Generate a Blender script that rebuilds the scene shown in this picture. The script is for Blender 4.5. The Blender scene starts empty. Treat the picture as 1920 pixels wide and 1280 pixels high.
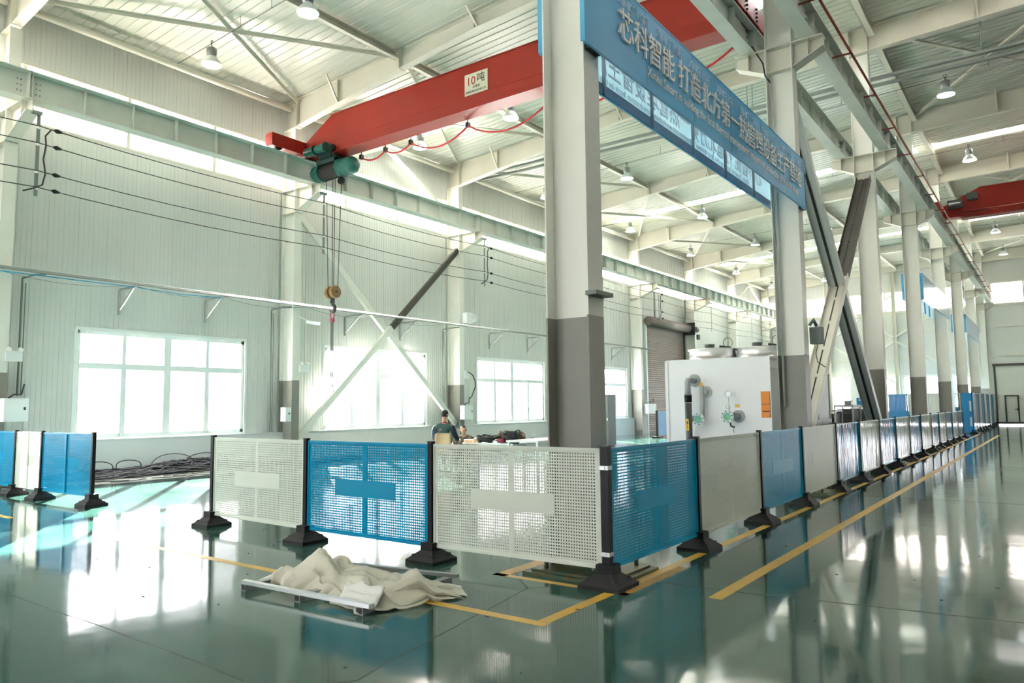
import bpy, math, random
from mathutils import Vector, Matrix, noise
C = bpy.context.collection
S = bpy.context.scene
rnd = random.Random(7)
PI = math.pi
V = Vector

# ------------------------------------------------------------------ camera
cd = bpy.data.cameras.new('camera'); cam = bpy.data.objects.new('camera', cd); C.objects.link(cam)
S.camera = cam
cd.sensor_width = 36; cd.lens = 26.067; cd.clip_start = 0.05; cd.clip_end = 500
def _cam():
    yaw, pit, rol = 0.630594, 0.0873412, -0.0105513
    fw = V((-math.sin(yaw)*math.cos(pit), math.cos(yaw)*math.cos(pit), math.sin(pit)))
    rt = V((math.cos(yaw), math.sin(yaw), 0)); up = rt.cross(fw)
    r2 = rt*math.cos(rol)+up*math.sin(rol); u2 = -rt*math.sin(rol)+up*math.cos(rol)
    m = Matrix((r2, u2, -fw)).transposed().to_4x4(); m.translation = V((0, 0, 1.56))
    cam.matrix_world = m
_cam()
# ------------------------------------------------------------------ world, sun, exposure
w = bpy.data.worlds.new('daylight'); S.world = w; w.use_nodes = True
bg = w.node_tree.nodes['Background']; bg.inputs[0].default_value = (1.0, 0.93, 1.0, 1); bg.inputs[1].default_value = 11.0
sd = bpy.data.lights.new('sun', 'SUN'); sun = bpy.data.objects.new('sun', sd); C.objects.link(sun)
sd.energy = 230; sd.angle = 0.009; sd.color = (1.0, 0.885, 0.86)
sun.rotation_euler = V((0.78*math.cos(0.281), -0.62*math.cos(0.281), -math.sin(0.281))).to_track_quat('-Z', 'Y').to_euler()
sun.location = (-60, 60, 30)
S.view_settings.view_transform = 'Standard'; S.view_settings.look = 'None'
S.view_settings.gamma = 1; S.view_settings.use_curve_mapping = False
S.view_settings.exposure = 0.60
S.cycles.max_bounces = 9; S.cycles.diffuse_bounces = 5; S.cycles.glossy_bounces = 5
S.cycles.transmission_bounces = 4; S.cycles.transparent_max_bounces = 24
S.cycles.caustics_reflective = False; S.cycles.caustics_refractive = False
S.cycles.sample_clamp_indirect = 20.0
def portal(loc, rot, sx, sy):
    l = bpy.data.lights.new('portal', 'AREA'); l.shape = 'RECTANGLE'; l.size = sx; l.size_y = sy
    l.cycles.is_portal = True
    o = bpy.data.objects.new('portal', l); C.objects.link(o); o.location = loc; o.rotation_euler = rot

# ------------------------------------------------------------------ materials
def nodes_of(m):
    m.use_nodes = True
    nt = m.node_tree; return nt, nt.nodes, nt.links, nt.nodes['Principled BSDF']
def mat(name, col, rough=0.5, metal=0.0, var=0.0, vscale=3.0, bump=0.0, bscale=20.0, bdist=0.01, stretch=(1, 1, 1), coat=0.0, spec=0.5, var2=None, trans=0.0):
    m = bpy.data.materials.new(name); nt, N, L, P = nodes_of(m)
    P.inputs['Base Color'].default_value = (*col, 1); P.inputs['Roughness'].default_value = rough
    P.inputs['Metallic'].default_value = metal; P.inputs['Coat Weight'].default_value = coat
    P.inputs['Coat Roughness'].default_value = 0.05
    P.inputs['Specular IOR Level'].default_value = spec
    tc = N.new('ShaderNodeTexCoord'); mp = N.new('ShaderNodeMapping'); mp.inputs['Scale'].default_value = stretch
    L.new(tc.outputs['Object'], mp.inputs[0])
    if var:
        n = N.new('ShaderNodeTexNoise'); n.inputs['Scale'].default_value = vscale; n.inputs['Detail'].default_value = 5
        L.new(mp.outputs[0], n.inputs[0])
        r = N.new('ShaderNodeValToRGB'); r.color_ramp.elements[0].position = 0.3; r.color_ramp.elements[1].position = 0.75
        c2 = var2 or tuple(max(0, c*(1-var)) for c in col)
        r.color_ramp.elements[0].color = (*c2, 1); r.color_ramp.elements[1].color = (*col, 1)
        L.new(n.outputs[0], r.inputs[0]); L.new(r.outputs[0], P.inputs['Base Color'])
    if bump:
        n = N.new('ShaderNodeTexNoise'); n.inputs['Scale'].default_value = bscale; n.inputs['Detail'].default_value = 3
        L.new(mp.outputs[0], n.inputs[0])
        b = N.new('ShaderNodeBump'); b.inputs['Strength'].default_value = bump; b.inputs['Distance'].default_value = bdist
        L.new(n.outputs[0], b.inputs['Height']); L.new(b.outputs[0], P.inputs['Normal'])
    return m
M = {}
M['mint'] = mat('mint_wall_sheet', (0.645, 0.668, 0.64), 0.38, var=0.08, vscale=0.6, stretch=(1, 1, .2))
M['dado'] = mat('white_plaster', (0.74, 0.77, 0.76), 0.6, var=0.05, vscale=1)
M['roof'] = mat('roof_sheet', (0.60, 0.625, 0.585), 0.28, var=0.13, vscale=0.5, stretch=(.15, 1, 1), bump=0.25, bscale=1.2, bdist=0.06, var2=(0.55, 0.57, 0.47))
M['cream'] = mat('cream_steel_paint', (0.66, 0.65, 0.56), 0.42, var=0.07, vscale=1.5)
M['white'] = mat('white_steel_paint', (0.74, 0.75, 0.69), 0.4, var=0.06, vscale=1.5)
M['grey'] = mat('grey_foot_paint', (0.225, 0.225, 0.195), 0.42, var=0.12, vscale=2.5)
M['beam'] = mat('pale_beam_paint', (0.62, 0.66, 0.60), 0.4, var=0.12, vscale=2)
M['dark'] = mat('black_steel', (0.02, 0.02, 0.02), 0.5)
M['rail'] = mat('dark_rail_steel', (0.05, 0.045, 0.04), 0.45, 0.6)
M['red'] = mat('red_crane_paint', (0.35, 0.020, 0.009), 0.33, var=0.18, vscale=.7)
M['darkdiag'] = mat('dark_diagonal', (0.035, 0.03, 0.024), 0.55, var=.6, vscale=9, var2=(.06, .055, .045))  # dark brown tone, used on the upper brace diagonals only
M['redcable'] = mat('red_cable', (0.65, 0.02, 0.03), 0.5)
M['rust'] = mat('rust_red_paint', (0.22, 0.03, 0.02), 0.5)
M['hoist'] = mat('green_hoist_paint', (0.015, 0.14, 0.11), 0.4, var=0.4, vscale=8)
M['hoistdark'] = mat('grimy_green_paint', (0.012, 0.06, 0.05), 0.5, var=.5, vscale=9)
M['drum'] = mat('greasy_drum', (0.045, 0.035, 0.03), 0.6)
M['hookyellow'] = mat('worn_yellow_paint', (0.30, 0.17, 0.05), 0.5, var=0.5, vscale=12)
M['rope'] = mat('steel_rope', (0.06, 0.06, 0.06), 0.6, 0.3)
M['chain'] = mat('steel_chain', (0.16, 0.16, 0.16), 0.45, 0.6)
M['galv'] = mat('galvanised_steel', (0.55, 0.57, 0.56), 0.4, 0.85, var=0.2, vscale=6)
M['alu'] = mat('aluminium', (0.75, 0.76, 0.76), 0.3, 0.9)
M['pipe'] = mat('grey_pipe', (0.20, 0.235, 0.22), 0.6, var=.1, spec=.25)
M['postblack'] = mat('black_post_coating', (0.005, 0.005, 0.006), 0.4, spec=.22)
M['rubber'] = mat('black_rubber', (0.012, 0.012, 0.013), 0.6, var=.3, vscale=15, spec=.25)
M['yellow'] = mat('yellow_floor_paint', (0.55, 0.31, 0.022), 0.4, var=0.3, vscale=5, var2=(0.42, 0.27, 0.05), spec=.3)
M['oldyellow'] = mat('faded_yellow_paint', (0.50, 0.26, 0.03), 0.5, var=0.5, vscale=9, var2=(0.30, 0.22, 0.08), spec=.2)
M['plinth'] = mat('green_plinth', (0.02, 0.085, 0.06), 0.5, var=.5, vscale=9, var2=(0.10, 0.075, 0.015), spec=.3)
M['machine'] = mat('white_machine_enamel', (0.88, 0.88, 0.89), 0.35)
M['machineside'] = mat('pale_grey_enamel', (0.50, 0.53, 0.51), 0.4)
M['pvc'] = mat('dark_grey_pvc', (0.07, 0.075, 0.075), 0.35)
M['pvclight'] = mat('grey_pvc', (0.34, 0.37, 0.38), 0.35)
M['greenglass'] = mat('green_flange_glass', (0.02, 0.34, 0.13), 0.3, var=.6, vscale=9, var2=(0.22, 0.52, 0.36))
M['orange'] = mat('orange_label', (0.85, 0.28, 0.03), 0.5)
M['labelyellow'] = mat('amber_label', (0.85, 0.50, 0.06), 0.5)
M['ink'] = mat('black_ink', (0.015, 0.015, 0.015), 0.6)
M['redink'] = mat('red_ink', (0.5, 0.02, 0.02), 0.6)
M['plate'] = mat('pale_name_plate', (0.62, 0.62, 0.48), 0.5)
M['cabinet'] = mat('slate_cabinet_paint', (0.085, 0.105, 0.10), 0.35)
M['box'] = mat('white_box_enamel', (0.74, 0.78, 0.79), 0.4)
M['shutter'] = mat('taupe_shutter_paint', (0.23, 0.185, 0.165), 0.42)
M['pvcframe'] = mat('white_window_frame', (0.78, 0.83, 0.81), 0.35)
M['film'] = mat('milky_plastic_film', (0.74, 0.72, 0.63), 0.28, bump=0.35, bscale=22, bdist=0.012)
def _milky(m):
    nt, N, L, P = nodes_of(m); out = N['Material Output']; d = N.new('ShaderNodeBsdfTranslucent'); d.inputs[0].default_value = (.80, .78, .70, 1)
    t = N.new('ShaderNodeBsdfTransparent'); a = N.new('ShaderNodeMixShader'); b = N.new('ShaderNodeMixShader'); a.inputs[0].default_value = .40; b.inputs[0].default_value = .14
    L.new(P.outputs[0], a.inputs[1]); L.new(d.outputs[0], a.inputs[2]); L.new(a.outputs[0], b.inputs[1]); L.new(t.outputs[0], b.inputs[2]); L.new(b.outputs[0], out.inputs[0])
_milky(M['film'])
M['mesh'] = mat('bubble_wrap', (0.75, 0.76, 0.74), 0.25, bump=1.0, bscale=160, bdist=0.01)
M['frame'] = mat('grey_tube_frame', (0.27, 0.28, 0.28), 0.35, 0.4)
M['tubein'] = mat('dark_tube_inside', (0.02, 0.02, 0.02), 0.7)
M['cablepile'] = mat('black_cable', (0.02, 0.02, 0.022), 0.5)
M['wood'] = mat('bent_plywood', (0.72, 0.47, 0.28), 0.5, var=.15, vscale=4, stretch=(1, 1, 6))
M['block'] = mat('pine_block', (0.75, 0.52, 0.30), 0.6, var=.2, vscale=5)
M['tabletop'] = mat('white_table_top', (0.80, 0.81, 0.79), 0.4)
M['skin'] = mat('skin', (0.55, 0.30, 0.20), 0.5)
M['hair'] = mat('dark_hair', (0.015, 0.012, 0.012), 0.6)
M['sweater'] = mat('dark_green_sweater', (0.035, 0.085, 0.075), 0.85, var=.3, vscale=30)
M['navy'] = mat('navy_sleeve', (0.012, 0.03, 0.05), 0.85)
M['trouser'] = mat('dark_trousers', (0.02, 0.022, 0.03), 0.85)
M['camo'] = mat('camouflage_cloth', (0.20, 0.16, 0.10), 0.9, var=.8, vscale=14, var2=(0.03, 0.03, 0.025))
M['tan'] = mat('tan_glove_leather', (0.33, 0.25, 0.17), 0.8, var=.6, vscale=20, var2=(.06, .05, .04))
M['maroon'] = mat('maroon_tool_plastic', (0.25, 0.02, 0.04), 0.5)
M['fin'] = mat('dark_coil_fins', (0.06, 0.065, 0.065), 0.5, 0.4)
M['yard'] = mat('yard_concrete', (0.50, 0.50, 0.47), 0.8, var=.1, vscale=.3)
M['bluebox'] = mat('blue_cabinet_paint', (0.0, 0.20, 0.47), 0.35)
M['lampbody'] = mat('grey_lamp_housing', (0.28, 0.30, 0.29), 0.4, .3)
M['reflector'] = mat('pale_lamp_reflector', (0.80, 0.84, 0.84), 0.35)
M['ceram'] = mat('white_insulator', (0.8, 0.8, 0.76), 0.3)
M['doorpanel'] = mat('pale_door_panel', (0.62, 0.66, 0.60), 0.45, var=.08, vscale=1)
M['doorframe'] = mat('dark_brown_frame', (0.045, 0.04, 0.03), 0.5)
M['bluesheet'] = mat('deep_blue_sheet', (0.0, 0.19, 0.44), 0.3)
M['bannerback'] = mat('sign_back_frame', (0.28, 0.33, 0.36), 0.4, .4)
M['signwhite'] = mat('white_sign_lettering', (0.80, 0.80, 0.78), 0.4)
M['signthin'] = mat('pale_blue_sign_outline', (0.50, 0.72, 0.90), 0.5)
M['signghost'] = mat('ghost_sign_lettering', (0.80, 0.80, 0.85), 0.5)
def m_emit(name, col, st):
    m = bpy.data.materials.new(name); nt, N, L, P = nodes_of(m)
    P.inputs['Base Color'].default_value = (*col, 1); P.inputs['Emission Color'].default_value = (*col, 1)
    P.inputs['Emission Strength'].default_value = st; return m
M['lamp'] = m_emit('lit_lamp_lens', (0.93, 0.98, 1.0), 7.0)
def m_glass(name, tint, gloss=0.06, tr=0.0):
    m = bpy.data.materials.new(name); m.use_nodes = True; nt = m.node_tree; N = nt.nodes; L = nt.links
    N.remove(N['Principled BSDF']); out = N['Material Output']
    t = N.new('ShaderNodeBsdfTransparent'); t.inputs[0].default_value = (*tint, 1)
    g = N.new('ShaderNodeBsdfGlossy'); g.inputs['Roughness'].default_value = 0.05
    mx = N.new('ShaderNodeMixShader'); mx.inputs[0].default_value = gloss
    L.new(t.outputs[0], mx.inputs[1]); L.new(g.outputs[0], mx.inputs[2]); last = mx
    if tr:
        d = N.new('ShaderNodeBsdfTranslucent'); d.inputs[0].default_value = (*tint, 1)
        m2 = N.new('ShaderNodeMixShader'); m2.inputs[0].default_value = tr
        L.new(mx.outputs[0], m2.inputs[1]); L.new(d.outputs[0], m2.inputs[2]); last = m2
    L.new(last.outputs[0], out.inputs[0]); return m
M['glass'] = m_glass('window_glass', (0.93, 0.96, 0.95))
M['diffpane'] = m_glass('frosted_high_window_sheet', (0.36, 0.36, 0.345), 0.04, 0.88)
M['frp'] = m_glass('translucent_roof_sheet', (0.80, 0.84, 0.78), 0.05, 0.55)
# epoxy floor: green, glossy, faint waviness, scuffs and dusty patches
def m_floor():
    m = bpy.data.materials.new('green_epoxy_floor'); nt, N, L, P = nodes_of(m)
    tc = N.new('ShaderNodeTexCoord')
    n1 = N.new('ShaderNodeTexNoise'); n1.inputs['Scale'].default_value = 0.45; n1.inputs['Detail'].default_value = 6; n1.inputs['Roughness'].default_value = .65
    L.new(tc.outputs['Object'], n1.inputs[0])
    r = N.new('ShaderNodeValToRGB'); e = r.color_ramp.elements
    e[0].position = .32; e[0].color = (0.014, 0.050, 0.040, 1); e[1].position = .72; e[1].color = (0.046, 0.106, 0.085, 1)
    L.new(n1.outputs[0], r.inputs[0])
    # fine scratches: stretched noise
    mp = N.new('ShaderNodeMapping'); mp.inputs['Scale'].default_value = (1.2, 9, 1); mp.inputs['Rotation'].default_value = (0, 0, .5)
    L.new(tc.outputs['Object'], mp.inputs[0])
    n2 = N.new('ShaderNodeTexNoise'); n2.inputs['Scale'].default_value = 2.2; n2.inputs['Detail'].default_value = 8; n2.inputs['Roughness'].default_value = .75
    L.new(mp.outputs[0], n2.inputs[0])
    r2 = N.new('ShaderNodeValToRGB'); r2.color_ramp.elements[0].position = .60; r2.color_ramp.elements[1].position = .80
    r2.color_ramp.elements[0].color = (0, 0, 0, 1); r2.color_ramp.elements[1].color = (.22, .22, .22, 1)
    L.new(n2.outputs[0], r2.inputs[0])
    mx = N.new('ShaderNodeMix'); mx.data_type = 'RGBA'
    L.new(r2.outputs[0], mx.inputs[0]); L.new(r.outputs[0], mx.inputs[6]); mx.inputs[7].default_value = (.12, .18, .16, 1)
    L.new(mx.outputs[2], P.inputs['Base Color'])
    rr = N.new('ShaderNodeMapRange'); rr.inputs[1].default_value = .3; rr.inputs[2].default_value = .75; rr.inputs[3].default_value = .045; rr.inputs[4].default_value = .13
    L.new(n1.outputs[0], rr.inputs[0]); L.new(rr.outputs[0], P.inputs['Roughness'])
    n3 = N.new('ShaderNodeTexNoise'); n3.inputs['Scale'].default_value = 1.7; n3.inputs['Detail'].default_value = 2.5
    L.new(tc.outputs['Object'], n3.inputs[0])
    b = N.new('ShaderNodeBump'); b.inputs['Strength'].default_value = 0.16; b.inputs['Distance'].default_value = .012
    L.new(n3.outputs[0], b.inputs['Height']); L.new(b.outputs[0], P.inputs['Normal'])
    P.inputs['Specular IOR Level'].default_value = .42
    return m
M['floor'] = m_floor()
# perforated sheet (uv in metres, 2.0 long x 1.04 high)
def m_perf(name, col, wavy=False):
    m = bpy.data.materials.new(name); nt, N, L, P = nodes_of(m); out = N['Material Output']
    P.inputs['Base Color'].default_value = (*col, 1); P.inputs['Roughness'].default_value = .32; P.inputs['Specular IOR Level'].default_value = .10
    uv = N.new('ShaderNodeUVMap'); sp = N.new('ShaderNodeSeparateXYZ'); L.new(uv.outputs[0], sp.inputs[0])
    def mth(op, a, b=None, c=None):
        n = N.new('ShaderNodeMath'); n.operation = op
        for i, x in enumerate((a, b, c)):
            if x is None: continue
            if isinstance(x, (int, float)): n.inputs[i].default_value = x
            else: L.new(x, n.inputs[i])
        return n.outputs[0]
    p = .0278
    def hole(s):
        f = mth('FRACT', mth('DIVIDE', s, p)); return mth('LESS_THAN', mth('ABSOLUTE', mth('SUBTRACT', f, .5)), .245)
    u, v = sp.outputs[0], sp.outputs[1]
    h = mth('MULTIPLY', hole(u), hole(v))
    du = mth('ABSOLUTE', mth('SUBTRACT', u, 1.0)); dv = mth('ABSOLUTE', mth('SUBTRACT', v, .52))
    h = mth('MULTIPLY', h, mth('LESS_THAN', du, .945)); h = mth('MULTIPLY', h, mth('GREATER_THAN', du, .032))
    h = mth('MULTIPLY', h, mth('LESS_THAN', dv, .475))
    plate = mth('MULTIPLY', mth('LESS_THAN', du, .50), mth('LESS_THAN', dv, 0.0 if wavy else .092))
    h = mth('MULTIPLY', h, mth('SUBTRACT', 1.0, plate))
    t = N.new('ShaderNodeBsdfTransparent'); mx = N.new('ShaderNodeMixShader')
    L.new(h, mx.inputs[0]); L.new(P.outputs[0], mx.inputs[1]); L.new(t.outputs[0], mx.inputs[2]); L.new(mx.outputs[0], out.inputs[0])
    tc = N.new('ShaderNodeTexCoord'); mp = N.new('ShaderNodeMapping'); L.new(tc.outputs['Object'], mp.inputs[0])
    n = N.new('ShaderNodeTexNoise'); n.inputs['Detail'].default_value = 2; L.new(mp.outputs[0], n.inputs[0])
    b = N.new('ShaderNodeBump'); L.new(n.outputs[0], b.inputs['Height']); L.new(b.outputs[0], P.inputs['Normal'])
    if wavy:    # wrinkled protective film still on the sheet
        mp.inputs['Scale'].default_value = (5, 5, .55); n.inputs['Scale'].default_value = 1.6; b.inputs['Strength'].default_value = .5; b.inputs['Distance'].default_value = .05
        P.inputs['Roughness'].default_value = .10; P.inputs['Coat Weight'].default_value = .42; P.inputs['Coat Roughness'].default_value = .06
        L.new(b.outputs[0], P.inputs['Coat Normal'])
    else:
        n.inputs['Scale'].default_value = 1.5; b.inputs['Strength'].default_value = .12; b.inputs['Distance'].default_value = .03
    return m
BLUE = (0.0, 0.255, 0.45); WHT = (0.66, 0.70, 0.62)
M['perfblue'] = m_perf('blue_perforated_sheet', BLUE); M['perfwhite'] = m_perf('off_white_perforated_sheet', WHT)
M['filmblue'] = m_perf('blue_filmed_sheet', (0.03, 0.20, 0.46), True); M['filmwhite'] = m_perf('white_filmed_sheet', (0.60, 0.66, 0.62), True)
M['plblue'] = mat('blue_panel_paint', BLUE, .35, spec=.3); M['plwhite'] = mat('off_white_panel_paint', WHT, .4, spec=.15)
# clear plastic tall panel and banner fabric
M['clear'] = m_glass('clear_plastic_sheet', (0.90, 0.93, 0.93), 0.14)
def m_banner(name, c1, c2, trl=0.0):
    m = bpy.data.materials.new(name); nt, N, L, P = nodes_of(m)
    tc = N.new('ShaderNodeTexCoord'); n = N.new('ShaderNodeTexNoise'); n.inputs['Scale'].default_value = .5; n.inputs['Detail'].default_value = 1
    L.new(tc.outputs['Object'], n.inputs[0]); r = N.new('ShaderNodeValToRGB'); e = r.color_ramp.elements
    e[0].position = .35; e[0].color = (*c1, 1); e[1].position = .65; e[1].color = (*c2, 1)
    L.new(n.outputs[0], r.inputs[0]); L.new(r.outputs[0], P.inputs['Base Color']); P.inputs['Roughness'].default_value = .4; P.inputs['Specular IOR Level'].default_value = .2
    if trl:
        out = N['Material Output']; d = N.new('ShaderNodeBsdfTranslucent'); mx = N.new('ShaderNodeMixShader'); mx.inputs[0].default_value = trl
        L.new(r.outputs[0], d.inputs[0]); L.new(P.outputs[0], mx.inputs[1]); L.new(d.outputs[0], mx.inputs[2]); L.new(mx.outputs[0], out.inputs[0])
    return m
M['banner'] = m_banner('blue_sign_fabric', (0.03, 0.25, 0.46), (0.12, 0.42, 0.68))
M['bannerlit'] = m_banner('see_through_sign_fabric', (0.66, 0.84, 0.94), (0.74, 0.88, 0.95), .80)
M['bannerhem'] = m_banner('grey_sign_hem', (0.42, 0.46, 0.56), (0.48, 0.52, 0.60), .5)
M['bannerpale'] = mat('pale_glare_sign_panel', (0.45, 0.62, 0.82), .12)  # pale base colour carries the glare on the glossy far boards

# ------------------------------------------------------------------ mesh builder (world coordinates)
class MB:
    def __init__(s): s.v = []; s.f = []; s.mi = []; s.sm = []; s.uv = {}
    def add(s, vs, fs, mi=0, sm=False):
        o = len(s.v); s.v += [V(p) for p in vs]
        for f in fs: s.f.append(tuple(i+o for i in f)); s.mi.append(mi); s.sm.append(sm)
        return s
    def box(s, x0, x1, y0, y1, z0, z1, mi=0):
        p = [(x0, y0, z0), (x1, y0, z0), (x1, y1, z0), (x0, y1, z0), (x0, y0, z1), (x1, y0, z1), (x1, y1, z1), (x0, y1, z1)]
        return s.add(p, [(3, 2, 1, 0), (4, 5, 6, 7), (0, 1, 5, 4), (1, 2, 6, 5), (2, 3, 7, 6), (3, 0, 4, 7)], mi)
    def beam(s, a, b, w, h, up=(0, 0, 1), mi=0):
        a, b = V(a), V(b); d = (b-a).normalized(); u = V(up); sx = d.cross(u)
        if sx.length < 1e-4: sx = d.cross(V((1, 0, 0)))
        sx.normalize(); u = sx.cross(d)
        p = [q+sx*(w/2*i)+u*(h/2*j) for q in (a, b) for i, j in ((-1, -1), (1, -1), (1, 1), (-1, 1))]
        return s.add(p, [(3, 2, 1, 0), (4, 5, 6, 7), (0, 1, 5, 4), (1, 2, 6, 5), (2, 3, 7, 6), (3, 0, 4, 7)], mi)
    def tube(s, pts, r, n=8, mi=0, closed=False, caps=True):
        pts = [V(p) for p in pts]; rs = r if isinstance(r, (list, tuple)) else [r]*len(pts)
        o = len(s.v); prev = None; k = len(pts)
        for i, p in enumerate(pts):
            d = (pts[min(i+1, k-1)]-pts[max(i-1, 0)])
            d = d.normalized() if d.length > 1e-9 else V((0, 0, 1))
            if prev is None:
                prev = d.cross(V((0, 0, 1)));
                if prev.length < 1e-3: prev = d.cross(V((1, 0, 0)))
            a = (prev-d*prev.dot(d)).normalized(); prev = a; b = d.cross(a)
            for j in range(n):
                t = 2*PI*j/n; s.v.append(p+(a*math.cos(t)+b*math.sin(t))*rs[i])
        for i in range(k-1):
            for j in range(n):
                s.f.append((o+i*n+j, o+i*n+(j+1) % n, o+(i+1)*n+(j+1) % n, o+(i+1)*n+j)); s.mi.append(mi); s.sm.append(True)
        if caps:
            s.f.append(tuple(o+j for j in reversed(range(n)))); s.mi.append(mi); s.sm.append(False)
            s.f.append(tuple(o+(k-1)*n+j for j in range(n))); s.mi.append(mi); s.sm.append(False)
        return s
    def lathe(s, c, axis, prof, n=20, mi=0):
        c = V(c); ax = V(axis).normalized(); a = ax.cross(V((0, 0, 1)))
        if a.length < 1e-3: a = ax.cross(V((1, 0, 0)))
        a.normalize(); bb = ax.cross(a); o = len(s.v)
        for r, h in prof:
            for j in range(n): t = 2*PI*j/n; s.v.append(c+ax*h+(a*math.cos(t)+bb*math.sin(t))*max(r, 1e-4))
        for i in range(len(prof)-1):
            flat = abs(prof[i+1][1]-prof[i][1]) < 1e-6
            for j in range(n): s.f.append((o+i*n+j, o+i*n+(j+1) % n, o+(i+1)*n+(j+1) % n, o+(i+1)*n+j)); s.mi.append(mi); s.sm.append(not flat)
        return s
    def prism(s, poly, d0, d1, plane='xz', mi=0):
        def P(a, b, d): return {'xz': (a, d, b), 'yz': (d, a, b), 'xy': (a, b, d)}[plane]
        n = len(poly); vs = [P(a, b, d0) for a, b in poly]+[P(a, b, d1) for a, b in poly]
        return s.add(vs, [tuple(range(n)), tuple(reversed(range(n, 2*n)))]+[(i, i+n, (i+1) % n+n, (i+1) % n) for i in range(n)], mi)
    def build(s, name, mats, parent=None, org=None, recalc=False):
        me = bpy.data.meshes.new(name)
        o = V(parent['_o']) if parent is not None else V(org if org is not None else (0, 0, 0))
        me.from_pydata([p-o for p in s.v], [], s.f)
        for m_ in (mats if isinstance(mats, (list, tuple)) else [mats]): me.materials.append(M[m_])
        me.polygons.foreach_set('material_index', s.mi); me.polygons.foreach_set('use_smooth', s.sm)
        me.update(); ob = bpy.data.objects.new(name, me); C.objects.link(ob)
        if parent is not None: ob.parent = parent; ob['_o'] = tuple(o)
        else: ob.location = o; ob['_o'] = tuple(o)
        ALL.append(ob); return ob
ALL = []
def tag(o, label, cat, group=None, kind=None):
    o['label'] = label; o['category'] = cat
    if group: o['group'] = group
    if kind: o['kind'] = kind
    return o
def thing(name, label, cat, loc, group=None, kind=None):
    o = bpy.data.objects.new(name, None); C.objects.link(o); o.location = loc; o['_o'] = tuple(loc); o.empty_display_size = .1
    ALL.append(o); return tag(o, label, cat, group, kind)
def struct(o): o['kind'] = 'structure'; return o
def dup(root, loc, label, group=None, name=None):
    def cp(o, parent=None):
        c = o.copy(); C.objects.link(c); ALL.append(c)
        if parent is not None: c.parent = parent
        for ch in [k for k in ALL if k.parent == o]: cp(ch, c)
        return c
    r = cp(root); r.location = loc; r['_o'] = tuple(loc); r['label'] = label
    if group: r['group'] = group
    return r
ORD = ['first', 'second', 'third', 'fourth', 'fifth', 'sixth', 'seventh', 'eighth', 'ninth', 'tenth', 'eleventh', 'twelfth', 'thirteenth', 'fourteenth', 'fifteenth', 'sixteenth', 'seventeenth', 'eighteenth']
def text_mb(txt, size, mtx, extrude=.004, outline=0.0, mb=None, mi=0, align='LEFT', xs=1.0, res=3):
    cu = bpy.data.curves.new('t', 'FONT'); cu.body = txt; cu.size = size; cu.extrude = extrude; cu.align_x = align; cu.resolution_u = res
    if outline: cu.fill_mode = 'NONE'; cu.extrude = 0; cu.bevel_depth = outline; cu.bevel_resolution = 0
    ob = bpy.data.objects.new('t', cu); C.objects.link(ob); bpy.context.view_layer.update()
    me = bpy.data.meshes.new_from_object(ob.evaluated_get(bpy.context.evaluated_depsgraph_get()))
    mb = mb or MB(); mb.add([mtx @ V((v.co.x*xs, v.co.y, v.co.z)) for v in me.vertices], [tuple(p.vertices) for p in me.polygons], mi)
    bpy.data.objects.remove(ob); bpy.data.curves.remove(cu); bpy.data.meshes.remove(me); return mb
def frame_mtx(o, x, y):     # text frame: origin, right, up
    x, y = V(x).normalized(), V(y).normalized(); z = x.cross(y)
    m = Matrix((x, y, z)).transposed().to_4x4(); m.translation = V(o); return m

# ================================================================== THE SETTING
XW, YE, XR, YB = -18.45, 59.0, 17.0, -9.0        # wall faces: window wall, end wall, far side wall, wall behind
BAY = [6.2+7.5*i for i in range(-2, 8)]          # frame lines: -8.8 ... 58.7
ROOF = lambda x: (10.84+.0575*(x+17.8)) if x <= -3.76 else 11.647+.03*(x+3.76)
CLER = (8.10, 9.45)
def wall_mb(fixed0, fixed1, axis, lo, hi, z0, z1, holes, mb, pitch=.33, inner=+1, ridges=True):
    """wall slab between fixed0..fixed1 on its normal axis; holes = (a0,a1,z0,z1)"""
    ys = sorted({lo, hi}|{h[0] for h in holes}|{h[1] for h in holes}); ys = [y for y in ys if lo <= y <= hi]
    zs = sorted({z0, z1}|{h[2] for h in holes}|{h[3] for h in holes}); zs = [z for z in zs if z0 <= z <= z1]
    for j in range(len(zs)-1):
        run = None; cz = (zs[j]+zs[j+1])/2
        for i in range(len(ys)):
            solid = False
            if i < len(ys)-1:
                cy = (ys[i]+ys[i+1])/2
                solid = not any(h[0] < cy < h[1] and h[2] < cz < h[3] for h in holes)
            if solid and run is None: run = ys[i]
            if not solid and run is not None:
                a, b = run, ys[i]; run = None
                if axis == 'x': mb.box(fixed0, fixed1, a, b, zs[j], zs[j+1])
                else: mb.box(a, b, fixed0, fixed1, zs[j], zs[j+1])
                if ridges:
                    k = math.ceil(a/pitch); f = fixed1 if inner > 0 else fixed0; e = .012*inner
                    while k*pitch < b-.03:
                        q = k*pitch; k += 1
                        if q < a+.03: continue
                        f0, f1 = sorted((f, f+e))
                        if axis == 'x': mb.box(f0, f1, q-.012, q+.012, zs[j], zs[j+1]); mb.box(f0, f0+(f1-f0)*.5, q+.10, q+.112, zs[j], zs[j+1]); mb.box(f0, f0+(f1-f0)*.5, q+.21, q+.222, zs[j], zs[j+1])
                        else: mb.box(q-.012, q+.012, f0, f1, zs[j], zs[j+1])
    return mb
WINS = [(.4, 4.9), (7.97, 12.43), (15.28, 19.92), (22.9, 27.65), (30.8, 35.6), (45.6, 49.9), (53.0, 57.4)]
WZ = (.93, 3.47)
holes = [(a, b, WZ[0], WZ[1]) for a, b in WINS]+[(YB+1, YE-.9, *CLER)]
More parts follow.
